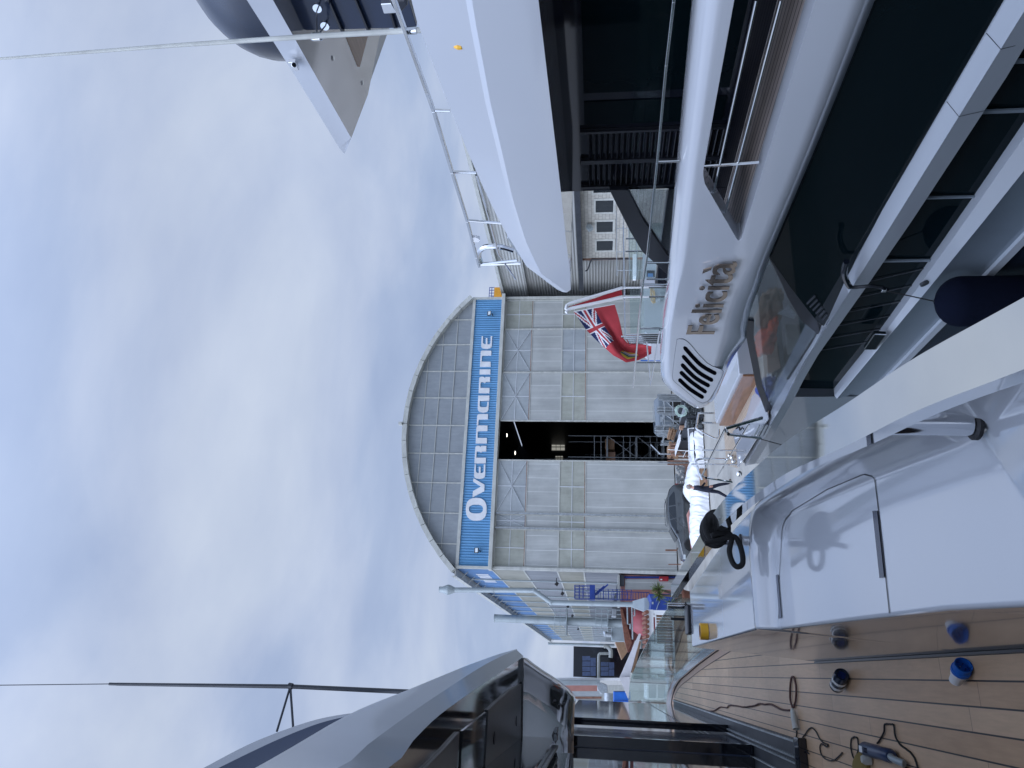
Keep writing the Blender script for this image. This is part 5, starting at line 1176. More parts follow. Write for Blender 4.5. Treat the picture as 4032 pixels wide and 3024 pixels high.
edge = MB(); o0, o1 = inset(arc, 0, ZK + .0), inset(arc, -.16, ZK)
edge.loft([[p + V((0, 0, -.02)) for p in o0], [p + V((0, 0, .06)) for p in o0], [p + V((0, 0, .06)) for p in o1], [p + V((0, 0, -1.2)) for p in inset(arc, -.2, ZK)]]); edge.build('deck_edge', 'silver', oy, smooth=30)
MB().loft([inset(arc, .001, ZK + .004), inset(arc, -.001, ZK + .062), ]).build('edge_seal', 'blackrub', oy)
# glass balustrade
ga = inset(arc, -.075, ZK + .02); ga = [p for p in ga if p.x > -.62]
ga = resample(ga, 73)
for k in range(9):
    seg = ga[k * 8:k * 8 + 9]; L = (seg[1] - seg[0]).length
    s0 = seg[0].lerp(seg[1], .06); s1 = seg[-1].lerp(seg[-2], .06); seg = [s0] + seg[1:-1] + [s1]
    zt_ = 4.60
    MB().loft([[V((p.x - .007, p.y, p.z)) for p in seg], [V((p.x - .007, p.y, zt_)) for p in seg], [V((p.x + .007, p.y, zt_)) for p in seg], [V((p.x + .007, p.y, p.z)) for p in seg]]).build('balustrade_glass', 'glass', oy)
    MB().tube([V((seg[-1].x, seg[-1].y, ZK + .02)), V((seg[-1].x, seg[-1].y, zt_))], .006, 4).build('glass_joint', 'darkst', oy)
gs = MB(); gs.loft([[V((p.x + .012, p.y, ZK + .06)) for p in ga], [V((p.x + .012, p.y, ZK + .12)) for p in ga], [V((p.x - .012, p.y, ZK + .12)) for p in ga], [V((p.x - .012, p.y, ZK + .06)) for p in ga]]); gs.build('glass_shoe', 'silver', oy)
g0 = PZ(2641, 2437, 4.6); MB().bb((g0.x - .012, g0.y - .03, 4.1), (g0.x + .012, g0.y + .01, 4.602)).build('end_post', 'blackmatt', oy)
p = PY(2716, 2442, 6.60); MB().bb((p.x - .11, 6.55, 4.38), (p.x + .12, 6.75, 4.575)).build('glass_clamp', 'blackmatt', oy, bevel=.012)
# steel rail
ro = ZS([(4300, 1040), (4032, 1181), (3827, 1289), (3682, 1366), (3538, 1458), (3378, 1564), (3200, 1670), (3100, 1736), (2962, 1850), (2901, 1907), (2811, 2022), (2761, 2100), (2641, 2310)], 4.75)
ri = ZS([(4300, 1335), (4032, 1444), (3914, 1492), (3730, 1564), (3538, 1641), (3296, 1772), (3100, 1859), (3013, 1919), (2931, 1983), (2865, 2037), (2811, 2094), (2775, 2145), (2641, 2350)], 4.75)
ro = resample(spline(ro, 6), 90); ri = resample(spline(ri, 6), 90)
# even width along the rail
mid = [(a + b) / 2 for a, b in zip(ro, byY(ri, [p.y for p in ro]))]
f = MB(); wd = .046
L, R_ = [], []
for i, p in enumerate(mid):
    t = (mid[min(i + 1, 89)] - mid[max(i - 1, 0)]).normalized(); nn = V((-t.y, t.x, 0)) * wd; L.append(p + nn); R_.append(p - nn)
dz = V((0, 0, -.045))
f.loft([L, R_, [p + dz for p in R_], [p + dz for p in L], L]); f.face([f.vert(p) for p in (L[-1], R_[-1], R_[-1] + dz, L[-1] + dz)]); f.face([f.vert(p) for p in (L[0], R_[0], R_[0] + dz, L[0] + dz)])
f.build('handrail', 'railsteel', oy, smooth=20)
def mid_at(y): 
    return byY(mid, [y])[0]
for px in ((2700, 2362), (2915, 2095), (3720, 1665)):
    q = PZ(*px, 4.55); q.x = mid_at(q.y).x
    MB().cyl((q.x, q.y, 4.5), (q.x, q.y, 4.706), .026, 20).build('rail_post', 'chrome', oy, smooth=40)
    MB().lathe((q.x, q.y, ztop(q.x, q.y)), [(.036, -.002), (.036, .006), (.028, .010)], 20).build('post_gasket', 'blackrub', oy)
# sliding doors at the side of the saloon
tk = MB(); tk.bb((-.98, 7.16, ZK + .002), (-.44, 18.6, ZK + .02))
tk.build('door_sill', 'darkst', oy)
for x in (-.46, -.585, -.63, -.76, -.80): MB().bb((x - .008, 7.3, ZK + .021), (x + .008, 18.5, ZK + .045)).build('door_track', 'galv', oy)
MB().bb((-1.4, 7.02, ZK + .001), (-.415, 7.16, ZK + .07)).build('sill_end_block', 'black', oy, bevel=.006)
MB().bb((-.985, 7.18, ZK + .021), (-.90, 18.6, ZK + .05)).build('sill_back', 'blackmatt', oy)
ZT = 5.74
MB().bb((-.600, 11.0, ZK + .03), (-.545, 18.55, ZT)).build('door_leaf', 'silver', oy)
MB().bb((-.625, 10.93, ZK + .028), (-.535, 10.998, ZT)).build('door_stile', 'black', oy)
MB().bb((-.545, 11.0, 4.2), (-.543, 18.5, 4.215)).build('door_strip', 'blackmatt', oy)
MB().bb((-.78, 9.36, ZK + .03), (-.66, 10.99, ZT)).build('door_leaf', 'navy', oy)
MB().bb((-.745, 9.25, ZK + .028), (-.64, 9.355, ZT)).build('door_stile', 'black', oy)
MB().bb((-.86, 9.36, ZK + .03), (-.80, 18.5, ZT)).build('door_leaf', 'black', oy)
MB().bb((-.765, 5.2, ZK + .06), (-.755, 9.24, ZT)).build('glass_door', 'mirrorglass', oy)
MB().bb((-1.03, -2, ZK + .001), (-.925, 5.19, ZT)).build('saloon_wall', 'black', oy)
MB().bb((-3.0, -2, ZT), (-.62, 11.0, ZT + .33)).build('door_header', 'black', oy)
for x, w__ in ((-.60, .03), (-.535, .02)): MB().bb((x - w__, 8.2, ZT - .03), (x + w__, 11.0, ZT - .002)).build('header_track', 'galv', oy)
for k, x in enumerate((-.70, -.80)): MB().bb((x - .012, 3, ZT - .03), (x + .012, 9.2, ZT - .002)).build('header_track', 'galv', oy)
MB().bb((-.58, 9.4, ZT + .002), (-.50, 11.0, ZT + .10)).build('header_fascia', 'black', oy)
# overhang: fascia in three lines
Cc = ZS([c5b(*q) for q in ((1080, 682), (1200, 548), (1330, 420), (1480, 310), (1600, 228), (1700, 160), (1770, 112))], 6.0875)
Bc = ZS([c5b(*q) for q in ((820, 682), (960, 572), (1100, 468), (1250, 362), (1400, 262), (1500, 197), (1600, 138), (1690, 95), (1738, 78))], 6.2375)
Ac = [PZ(*c5b(*q), zq) for q, zq in (((400, 680), 6.5000), ((880, 405), 6.5000), ((1170, 285), 6.4700), ((1400, 190), 6.4100), ((1500, 150), 6.3725), ((1640, 100), 6.3125), ((1738, 72), 6.2637))]
def ext(P, y=1.0):
    a, b = P[0], P[1]; t = (a.y - y) / max(.01, (b.y - a.y)); return [V((a.x - (b.x - a.x) * min(t, 1.6), y, a.z))] + P
Cc, Bc, Ac = ext(Cc), ext(Bc), ext(Ac)
Cc[-1] = Cc[-1]
n = 40; rc, rb, ra = (resample(spline(P, 5), n) for P in (Cc, Bc, Ac))
MB().loft([ra, rb]).build('roof_flank', 'flank', oy, smooth=30)
MB().loft([rb, [p + V((.004, 0, -.004)) for p in rc]]).build('roof_fascia', 'fascia', oy, smooth=30)
rt2 = [V((-3.0, p.y, 6.6)) for p in ra]; MB().loft([ra, rt2]).build('roof_top', 'gel', oy)
und = [V((-3.0, min(p.y, 11.2), 6.0890)) for p in rc]; MB().loft([rc, und]).build('roof_underside', 'undergloss', oy)
# ceiling panels
def cz(pts, z=6.0725): return [PZ(*c5b(*p), z) for p in pts]
MB().prism(cz([(1592, 385), (1650, 330), (1700, 285), (1762, 250), (1758, 690), (1575, 900), (1575, 690)]), (0, 0, .015)).build('ceiling_panel', 'ceil', oy)
MB().prism(cz([(1460, 492), (1590, 387), (1573, 690), (1573, 900), (1445, 900), (1450, 690)], 6.08), (0, 0, .008)).build('ceiling_recess', 'black', oy)
MB().prism(cz([(1443, 497), (1360, 590), (1265, 690), (1200, 900), (1425, 900), (1432, 690)]), (0, 0, .015)).build('ceiling_panel', 'ceil', oy)
for a, b in ((1735, 440), (1622, 527)): 
    p = PZ(*c5b(a, b), 6.071); MB().lathe(p, [(.045, 0), (.045, -.004)], 16).build('ceiling_slot', 'blackmatt', oy)
# rounded end of the saloon under the overhang
Sx = [(2060, 2588), (2090, 2612), (2130, 2640), (2165, 2662), (2200, 2686), (2235, 2715), (2256, 2740), (2263, 2762), (2258, 2785), (2240, 2806)]
Sp = YS(Sx, 8.7); rows = []
for i, p in enumerate(Sp):
    t = i / (len(Sp) - 1)
    rows.append([p + V((0, .5, 0)), p + V((.0, .12, 0)), p + V((-.04, -.02, 0)), p + V((-.16, -.12, 0)), p + V((-.4, -.2, .0)), V((-1.3, 8.45, p.z))])
MB().loft(rows).build('saloon_end_cowl', 'cowl', oy, smooth=50)
MB().bar(PZ(2058, 2590, 6.0725) + V((0, -.02, 0)), V((-1.2, PZ(2055, 2970, 6.0725).y, 6.0725)), .02, .03).build('panel_trim', 'chrome', oy)
for a, b in ((2185, 2760), (2170, 2790), (2205, 2775), (2222, 2770)):
    p = PY(a, b, 8.58); MB().lathe(p + V((0, -.03, 0)), [(.01, 0), (.016, .0), (.016, .01)], 10, (1, -1, 0)).build('fixing', 'blackmatt', oy)
# higher roof and whip antenna
hp = [(801, 3024), (960, 2940), (1098, 2882), (1250, 2832), (1385, 2808), (1420, 2812)]; hp2 = [(860, 3024), (980, 2965), (1110, 2905), (1250, 2850), (1360, 2822), (1410, 2814)]; hp3 = [(1010, 3024), (1110, 2968), (1200, 2910), (1290, 2860), (1360, 2826), (1400, 2816)]
r1_, r2_, r3_ = (resample(spline([PY(*(2 * V((*P_[0], 0)) - V((*P_[1], 0)))[:2], 6.5)] + YS(P_, 6.5), 4), 24) for P_ in (hp, hp2, hp3))
MB().loft([[p + V((-.3, 2.0, .02)) for p in r1_], r1_, r2_]).build('upper_roof_edge', 'silver', oy, smooth=30)
MB().loft([r2_, r3_, [p + V((-1.5, .3, .0)) for p in r3_]]).build('upper_roof_underside', 'navy', oy, smooth=20)
an = YS([(1640, 2726), (1603, 2724), (1143, 2703), (460, 2694)], 6.8); MB().tube(an, .02, 8, rr=[.020, .020, .018, .013]).cyl(an[-1], PY(430, 2693, 6.8), .012, 8).build('whip_antenna', 'darkst', oy, smooth=40)
MB().tube(YS([(430, 2693), (0, 2698), (-300, 2701)], 6.8), .004, 6).build('antenna_tip', 'darkst', oy)
MB().cyl(PY(1143, 2703, 6.8), PY(1090, 2880, 6.6), .010, 6).cyl(PY(1143, 2703, 6.8), PY(1154, 2862, 6.6), .010, 6).cyl(PY(1136, 2700, 6.8), PY(1152, 2703, 6.8), .026, 8).build('antenna_bracket', 'darkst', oy)

# ------------------------------------------------------------ small things on the deck
def on_deck(q, h=0): return PZ(*q, ZK + .003 + h)
# rope on the rail
c0 = PZ(2800, 2070, 4.74); c0.x = mid_at(c0.y).x; t_ = (mid_at(c0.y + .1) - mid_at(c0.y - .1)).normalized(); s_ = V((t_.y, -t_.x, 0)); u_ = V((0, 0, 1))
pts = []
for k in range(0, 5 * 14 + 1):
    a = 2 * math.pi * k / 14; tt = -.07 + .15 * k / 70 
    rx, rz = .062 + .004 * math.sin(k * .9), .044 + .004 * math.sin(k * .7); pts.append(c0 + V((0, 0, -.022)) + t_ * (tt + .02 * math.sin(a * .5)) + s_ * rx * math.cos(a) + u_ * rz * math.sin(a))
f = MB().tube(spline(pts, 3), .0145, 10)
pts2 = [c0 + V((0, 0, -.02)) + t_ * (.07 - .15 * k / 30) + s_ * (.076 * math.cos(k * .55)) + u_ * (.058 * math.sin(k * .55)) for k in range(31)]
f.tube(spline(pts2, 3), .014, 10)
loop = [PY(*q, c0.y - .12) for q in ((2800, 2110), (2860, 2095), (2880, 2120), (2872, 2170), (2885, 2215), (2905, 2232), (2925, 2215), (2918, 2160), (2895, 2115), (2860, 2118), (2820, 2130), (2775, 2140))]
f.tube(spline(loop, 6), .013, 8)
o = f.build('mooring_rope', 'rope', smooth=50); tag(o, 'thick black rope knotted round the foreground steel rail, loose loop hanging', 'rope')
# tape roll
p = PZ(2787, 2487, 4.552); t = thing('tape_roll', 'roll of yellow tape with a clear backing standing on the white coaming', 'tape', p)
MB().lathe(p, [(.039, 0), (.055, 0), (.055, .022)], 32, cap=False).build('tape_side', 'card', t, smooth=40)
MB().lathe(p + V((0, 0, .001)), [(.038, .0), (.0555, .0), (.0555, .052), (.041, .052), (.041, 0)], 32, cap=False).build('tape', 'yellow', t, smooth=40)
MB().lathe(p + V((0, 0, .001)), [(.0405, .0), (.0405, .054), (.038, .054), (.038, 0)], 32, cap=False).build('core', 'card', t, smooth=40)
# blue torch
A, B = on_deck((3294, 2712), .042), on_deck((3322, 2648), .042); ax = (B - A).normalized(); L = .18; A = (A + B) / 2 - ax * L / 2 + V((0, 0, .006))
t = thing('spray_can', 'dark blue cylindrical canister with two white bands lying on the teak', 'canister', (A.x, A.y, ZK))
MB().lathe(A, [(.01, 0), (.044, .002), (.048, .012), (.048, L - .01), (.044, L), (.037, L), (.037, L - .012), (.005, L - .012)], 28, ax).build('body', 'navy', t, smooth=40)
for a in (.03, .095): MB().lathe(A, [(.0485, a), (.0492, a), (.0492, a + .026), (.0485, a + .026)], 28, ax, cap=False).build('label_band', 'white', t, smooth=40)
MB().lathe(A, [(.002, L - .0115), (.028, L - .0115)], 20, ax).build('lens', 'blue', t)
# blue socket
A = on_deck((3790, 2648), .036); B = on_deck((3806, 2622), .036); ax = V((.5, -.86, .02)).normalized()
t = thing('mains_plug', 'blue three pin camping plug with a white body standing on the teak by the coaming', 'plug', (A.x, A.y, ZK))
MB().lathe(A + V((0, .03, .0)), [(.016, -.075), (.028, -.07), (.030, -.03), (.036, -.015), (.036, .012)], 20, ax).build('body', 'white', t, smooth=40)
MB().lathe(A + V((0, .03, .0)), [(.035, .008), (.042, .012), (.042, .028), (.038, .03), (.038, .065), (.034, .065), (.034, .025), (.002, .025)], 28, ax).build('collar', 'bluebright', t, smooth=40)
x_ = ax.orthogonal().normalized(); y_ = ax.cross(x_)
for k in range(3): c = A + V((0, .03, 0)) + ax * .024 + (x_ * math.cos(k * 2.1) + y_ * math.sin(k * 2.1)) * .014; MB().cyl(c, c + ax * .03, .003, 8).build('pin', 'chrome', t)
# polisher
A, B = on_deck(a2(720, 1060), .045), on_deck(a2(960, 1130), .045); C_ = on_deck(a2(1060, 1190), .04); ax = (B - A).normalized(); L = (B - A).length
t = thing('polisher', 'dark blue electric rotary polisher with a yellow pad lying on the teak', 'power tool', (A.x, A.y, ZK))
MB().lathe(A, [(.004, -.02), (.024, -.018), (.034, 0), (.040, .02), (.040, L * .55), (.036, L * .7), (.039, L), (.03, L + .02)], 24, ax).build('motor_housing', 'toolblue', t, smooth=50)
MB().tube(spline([B - ax * .01, B.lerp(C_, .5) + V((0, 0, .01)), C_, C_ + (C_ - B) * .15 + V((0, 0, -.01))], 5), .019, 16, rr=None).build('rear_handle', 'pipegrey', t, smooth=50)
sd_ = ax.cross(V((0, 0, 1)))
pl_ = A + ax * .06 + V((0, 0, .041)); MB().prism([pl_ - sd_ * .018 - ax * .025, pl_ + sd_ * .018 - ax * .025, pl_ + sd_ * .018 + ax * .03, pl_ - sd_ * .018 + ax * .03], (0, 0, .002)).build('label_plate', 'white', t)
g_ = on_deck(a2(740, 1165), .03); MB().lathe(g_ + V((0, 0, -.01)), [(.01, -.02), (.03, -.015), (.032, .02), (.02, .04)], 18).build('gear_head', 'trim', t, smooth=40)
pd = on_deck(a2(690, 1215), .03); MB().lathe(pd, [(.01, -.012), (.085, -.012), (.085, 0.008), (.07, .02), (.01, .02)], 32, V((.35, -.2, 1))).build('pad', 'padfoam', t, smooth=40)
for k in range(5):
    c = A + ax * (.12 + .012 * k) + V((0, 0, .039)); MB().bar(c - sd_ * .014, c + sd_ * .014, .003, .004).build('vent_slit', 'blackrub', t)
def cable(name, label, pts, r, m_, f_, parent=None, cat='cable', n=6):
    P = spline([on_deck(f_(*q), r) for q in pts], n); P = [p + V((rnd.uniform(-1, 1) * .0015, rnd.uniform(-1, 1) * .0015, 0)) for p in P]
    o = MB().tube(P, r, 6).build(name, m_, parent, smooth=60)
    if parent is None: tag(o, label, cat)
    return o
cable('polisher_lead', None, [(1060, 1200), (1100, 1240), (1210, 1270), (1200, 1180), (1150, 1100), (1060, 1030), (1010, 950), (995, 850), (960, 835), (910, 838), (905, 900), (870, 970), (840, 1015)], .0055, 'blackrub', a2, t)
cable('polisher_lead', None, [(640, 1150), (665, 1060), (655, 970), (625, 953), (598, 980), (595, 1060), (615, 1140), (640, 1165)], .0055, 'blackrub', a2, t)
cable('black_cable', 'thin black cable looping over the teak beside the door sill', [(1225, 1310), (1228, 1370), (1195, 1410), (1180, 1440)], .005, 'blackrub', a1)
cable('black_lead', 'black lead winding from the door sill towards the polisher', [(1340, 1530), (1295, 1470), (1278, 1400), (1310, 1350), (1355, 1296), (1400, 1325), (1435, 1390), (1465, 1425), (1510, 1450), (1495, 1465), (1455, 1440), (1440, 1480), (1460, 1550), (1520, 1590), (1580, 1580), (1640, 1520)], .0055, 'blackrub', a1)
t = thing('extension_cord', 'twisted brown extension cord running over the teak to a white coupling', 'cord', on_deck(a1(1190, 1150)))
cable('cord', None, [(340, 1200), (380, 1190), (440, 1150), (490, 1140), (540, 1110), (600, 1115), (620, 1095), (690, 1098), (740, 1108), (800, 1104), (860, 1092), (895, 1078), (940, 1085), (990, 1083), (1040, 1105), (1090, 1130), (1170, 1138)], .009, 'cordbrown', a1, t)
cable('cord_loop', None, [(1195, 1120), (1172, 1040), (1172, 930), (1182, 850), (1196, 835), (1212, 860), (1226, 940), (1222, 1040), (1205, 1115)], .009, 'cordbrown', a1, t)
A, B = on_deck(a1(1192, 1125), .03), on_deck(a1(1226, 1308), .03); ax = (B - A).normalized(); L = (B - A).length
MB().lathe(A, [(.012, 0), (.022, .02), (.024, L * .35), (.027, L * .36), (.027, L * .5), (.03, L * .52), (.026, L * .62), (.028, L), (.022, L), (.02, L - .02)], 18, ax).build('coupling', 'trim', t, smooth=40)
cable('grate_line', None, [(1228, 1308), (1232, 1340), (1228, 1372)], .005, 'blackrub', a1, t)
# ============================================================ QUAY: CAR, WRAPPED BOATS, SCAFFOLD STORE, PERSON
c3c = crop(2500, 1850, 4.147)
# estate car, built along +X (front towards -X), then placed
CP = (8.1, 42.6); 
car = thing('estate_car', 'dark grey hatchback parked nose left in front of the shed doors', 'car', (CP[0], CP[1], 0))
def cpt(x, y, z): return V((CP[0] + x, CP[1] + y, z))
st = [(-2.08, .42, .62, .66, .50), (-2.0, .28, .72, .74, .66), (-1.75, .22, .80, .82, .78), (-1.2, .20, .92, .93, .85), (-.95, .20, .97, 1.0, .86), (-.3, .20, .99, 1.36, .87), (.1, .20, 1.0, 1.47, .87), (.7, .20, 1.01, 1.50, .87), (1.3, .20, 1.03, 1.48, .86), (1.75, .24, 1.05, 1.36, .84), (2.0, .32, 1.06, 1.12, .78), (2.1, .45, .95, 1.0, .70)]
rows = []
for x, zb, zs, zt_, hw in st:
    rw = hw - max(0, (zt_ - zs)) * .42 - .02
    half = [(hw - .06, zb), (hw, zb + .12), (hw + .01, (zb + zs) / 2), (hw - .02, zs), (rw + .03, zt_ - .05), (rw - .06, zt_)]
    rows.append([cpt(x, -a, b) for a, b in half] + [cpt(x, 0, zt_ + .015)] + [cpt(x, a, b) for a, b in half[::-1]])
MB().loft(rows, True, True).build('body', 'carpaint', car, smooth=38)
def side_at(x, z, off=.012):
    for (x0, *r0), (x1, *r1) in zip(st, st[1:]):
        if x0 <= x <= x1:
            t = (x - x0) / (x1 - x0); zb, zs, zt_, hw = [a + (b - a) * t for a, b in zip(r0, r1)]; break
    rw = hw - max(0, (zt_ - zs)) * .42 - .02
    if z <= zs: y = hw - .0
    else: y = (hw - .02) + ((rw + .03) - (hw - .02)) * (z - zs) / max(.01, zt_ - .05 - zs)
    return cpt(x, -(y + off), z)
for W in ([(-.72, 1.03), (-.30, 1.30), (.02, 1.38), (.10, 1.04)], [(.16, 1.04), (.08, 1.39), (.75, 1.42), (.80, 1.06)], [(.86, 1.06), (.82, 1.42), (1.3, 1.38), (1.62, 1.12), (1.5, 1.08)]):
    P = [side_at(*q) for q in W]; MB().prism(P, (0, .008, 0)).build('side_window', 'carglass', car)
MB().prism([cpt(-.97, -.66, 1.02), cpt(-.97, .66, 1.02), cpt(-.36, .60, 1.345), cpt(-.36, -.60, 1.345)], V((-.012, 0, .02))).build('windscreen', 'carglass', car)
MB().prism([cpt(2.0, -.58, 1.12), cpt(2.0, .58, 1.12), cpt(1.78, .52, 1.33), cpt(1.78, -.52, 1.33)], V((.02, 0, .015))).build('rear_window', 'carglass', car)
for x in (-1.32, 1.30):
    for s_ in (-1, 1):
        c = cpt(x, s_ * .80, .31)
        wl = MB().lathe(c, [(.16, -.09), (.29, -.10), (.315, -.06), (.315, .06), (.29, .10), (.16, .09)], 28, (0, 1, 0)).build('wheel', 'tread', car, smooth=40)
        MB().lathe(c + V((0, s_ * .075, 0)), [(.02, s_ * .02), (.10, 0), (.19, s_ * .012)], 14, (0, 1, 0)).build('hubcap', 'galv', wl)
        MB().lathe(cpt(x, s_ * .862, .32), [(.325, -.012), (.36, -.012), (.36, .012), (.325, .012)], 28, (0, 1, 0), cap=False).build('wheel_arch', 'blackmatt', car)
for s_ in (-1, 1):
    MB().box(cpt(2.03, s_ * .66, .93), (.10, .14, .2)).build('tail_light', 'red', car, bevel=.02)
    MB().box(cpt(-1.93, s_ * .62, .66), (.26, .18, .12), Matrix.Rotation(R(s_ * 14), 3, 'Z')).build('headlight', 'lamp', car, bevel=.02)
    MB().box(cpt(-.66, s_ * .97, 1.06), (.16, .14, .13)).build('mirror', 'blackmatt', car, bevel=.03)
for x in (.02, .84):
    q = side_at(x + .02, .93); MB().box(q, (.16, .03, .03)).build('door_handle', 'carpaint', car, bevel=.005)
    q0, q1 = side_at(x + .1, .3, .003), side_at(x + .1, 1.0, .003); MB().bar(q0, q1, .008, .006).build('door_gap', 'blackrub', car)
for s_ in (-1, 1): MB().tube([cpt(-.1, s_ * .52, 1.46), cpt(0, s_ * .53, 1.53), cpt(1.2, s_ * .53, 1.54), cpt(1.35, s_ * .52, 1.48)], .014, 6).build('roof_rail', 'darkst', car)
for k, (a, b, c, d) in enumerate(((498, 1297, 685, 1325), (548, 1535, 750, 1550))):
    o = MB().prism(YS(rect(c3c, a, b, c, d), 46 + k), (0, .08, 0)).build('steel_post', 'rust'); tag(o, ('left' if k else 'right') + ' one of two short rusty posts behind the car', 'post', 'rusty posts by the shed')

# wrapped hulls
def wrapped(name, label, prof, y0, dep, seed):
    """prof: list of (image x top, image x bottom, image y); a draped tarpaulin with folds"""
    rows = []
    for i, (xt, xb, yy) in enumerate(prof):
        T = PY(xt, yy, y0 + dep * .5); B = PY(xb, yy, y0); zt_ = T.z; zb = max(.05, B.z); x = B.x; row = []
        for k in range(19):
            a = k / 18; th = math.pi * a; yv = y0 + dep * (.5 - .5 * math.cos(th)); zv = zb + (zt_ - zb) * (math.sin(th) ** .55)
            row.append(V((T.x * (math.sin(th) ** .5) + x * (1 - math.sin(th) ** .5), yv, zv)))
        rows.append(row)
    # smooth along the length
    cols = []
    for k in range(19): cols.append(resample(spline([r[k] for r in rows], 4), 70))
    G = [[cols[k][i] for k in range(19)] for i in range(70)]
    for i in range(70):
        for k in range(19):
            n1 = noise.fractal(V((i * .18 + seed, k * .35, seed)), .9, 2, 5); n2 = noise.fractal(V((i * .35 + seed, k * .06, seed * 2)), .8, 2, 4); f_ = 1 - abs(noise.noise(V((i * .22 + k * .05, k * .10, seed * 3)))) * 1.2
            G[i][k] = G[i][k] + V((n1 * .05, -.05 * n1 - .035 * f_ ** 4 + .012 * n2, .05 * n1 * (1 if 2 < k < 16 else .3)))
    mb = MB().loft(G); mb.face([mb.vert(p) for p in G[0]]); mb.face([mb.vert(p) for p in G[-1]])
    return mb
w1 = [(2728, 2770, 2152), (2718, 2795, 2120), (2716, 2802, 2060), (2717, 2802, 2000), (2718, 2802, 1965), (2712, 2802, 1940)]
t = thing('wrapped_hull', 'long low boat hull shrink wrapped in white film, lying beside the car', 'wrapped boat', (7.3, 37, 0), 'boats wrapped in white film')
wrapped('cover', '', w1, 36.2, 1.9, 3).build('cover', 'film', t, smooth=70)
MB().bb((5.8, 36.3, .05), (9.6, 36.5, .4)).bb((5.8, 37.6, .05), (9.6, 37.8, .4)).build('cradle', 'wood', t)
MB().tube([PY(2618, 1965, 36.1), PY(2625, 2005, 36.0), PY(2660, 2050, 35.9), PY(2690, 2075, 35.85)], .012, 6).build('strap', 'blackrub', t)
w2 = [(2714, 2800, 1965), (2690, 2800, 1932), (2700, 2802, 1880), (2708, 2804, 1845), (2720, 2806, 1800), (2716, 2806, 1770), (2711, 2806, 1735), (2722, 2800, 1700), (2742, 2790, 1680)]
t = thing('wrapped_boat', 'tall boat under loose white film tied with cord, behind the walking man', 'wrapped boat', (11, 38, 0), 'boats wrapped in white film')
wrapped('cover', '', w2, 37.0, 2.2, 8).build('cover', 'film', t, smooth=70)
MB().tube([PY(2690, 1800, 36.7), PY(2700, 1778, 36.7), PY(2760, 1770, 36.75), PY(2700, 1775, 36.7), PY(2630, 1770, 36.7)], .018, 6).build('tie', 'white', t)
MB().bb((8.5, 37.2, .02), (13.0, 37.4, .5)).bb((8.5, 39, .02), (13, 39.2, .5)).build('cradle', 'blackmatt', t)
pk = MB().prism(YS([c3c(862, 700), c3c(905, 610), c3c(930, 620), c3c(960, 1240), c3c(940, 1270), c3c(905, 1000)], 38.9), (0, .6, 0)).build('pink_float', 'pink', bevel=.03); tag(pk, 'pale pink hull edge showing between the car and the wrapped boat', 'hull')

# scaffold store right of the door
def bundle(name, label, cx, cy, wdt, hgt, z0, n, r, ax_, L, cat, m_='galv', jit=.04, grp=None):
    mb = MB()
    for k in range(n):
        a = rnd.uniform(-wdt / 2, wdt / 2); b = rnd.uniform(0, hgt); j = rnd.uniform(-jit, jit) * 1.5
        if ax_ == 'Y': p = V((cx + a, cy + j, z0 + b)); mb.cyl(p, p + V((0, L, 0)), r, 6)
        else: p = V((cx + a, cy + rnd.uniform(-.2, .2), z0)); mb.cyl(p, p + V((rnd.uniform(-.08, .08), 0, hgt + j)), r, 6)
    o = mb.build(name, m_); tag(o, label, cat, grp); return o
g6b = crop(2500, 1500, 5.53)
def gy(a, b, Y): return PY(*g6b(a, b), Y)
# vertical bundles
for k, (a0, b0, a1, b1, lab) in enumerate(((500, 630, 950, 700, 'upright bundle of galvanised scaffold tubes nearest the yacht'), (455, 1030, 985, 1110, 'upright bundle of galvanised scaffold tubes by the doorway'), (510, 330, 900, 400, 'third upright bundle of scaffold tubes at the right of the store'))):
    pt, pb_ = gy(a0, b0, 43), gy(a1, (b0 + b1) / 2, 43); mb = MB()
    for j in range(26):
        dx, dy = rnd.uniform(-.22, .22), rnd.uniform(-.2, .2); top_ = pt + V((dx * .9 - .05, dy, rnd.uniform(-.12, .1))); mb.cyl(V((pb_.x + dx * .8, 43 + dy, .3)), top_, .032, 6)
    o = mb.build('tube_bundle', 'galv'); tag(o, lab, 'scaffold tubes', 'upright scaffold tube bundles')
# frames
for k, (b0, b1, y_, lab) in enumerate(((440, 720, 42.2, 'open galvanised storage frame at the right of the store'), (740, 960, 42.0, 'open galvanised storage frame in front of the dark van'), (1180, 1220, 42.4, 'narrow frame of posts at the doorway edge'))):
    f = MB(); A_, B_ = gy(600, b0, y_), gy(600, b1, y_); zt_ = A_.z
    t = thing('storage_frame', lab, 'frame', ((A_.x + B_.x) / 2, y_ + .6, 0), 'scaffold storage frames')
    for x in (A_.x, B_.x):
        for y in (y_, y_ + 1.2): f.cyl((x, y, 0), (x, y, zt_), .035, 6)
    for x in (A_.x, B_.x): f.cyl((x, y_, zt_ - .1), (x, y_ + 1.2, zt_ - .1), .03, 6)
    for z in (zt_ - .1, zt_ * .62, zt_ * .3):
        for y in (y_, y_ + 1.2): f.cyl((A_.x, y, z), (B_.x, y, z), .03, 6)
    f.cyl((A_.x, y_, zt_ - .2), (B_.x, y_, zt_ * .4), .022, 6)
    f.build('frame', 'galv', t)
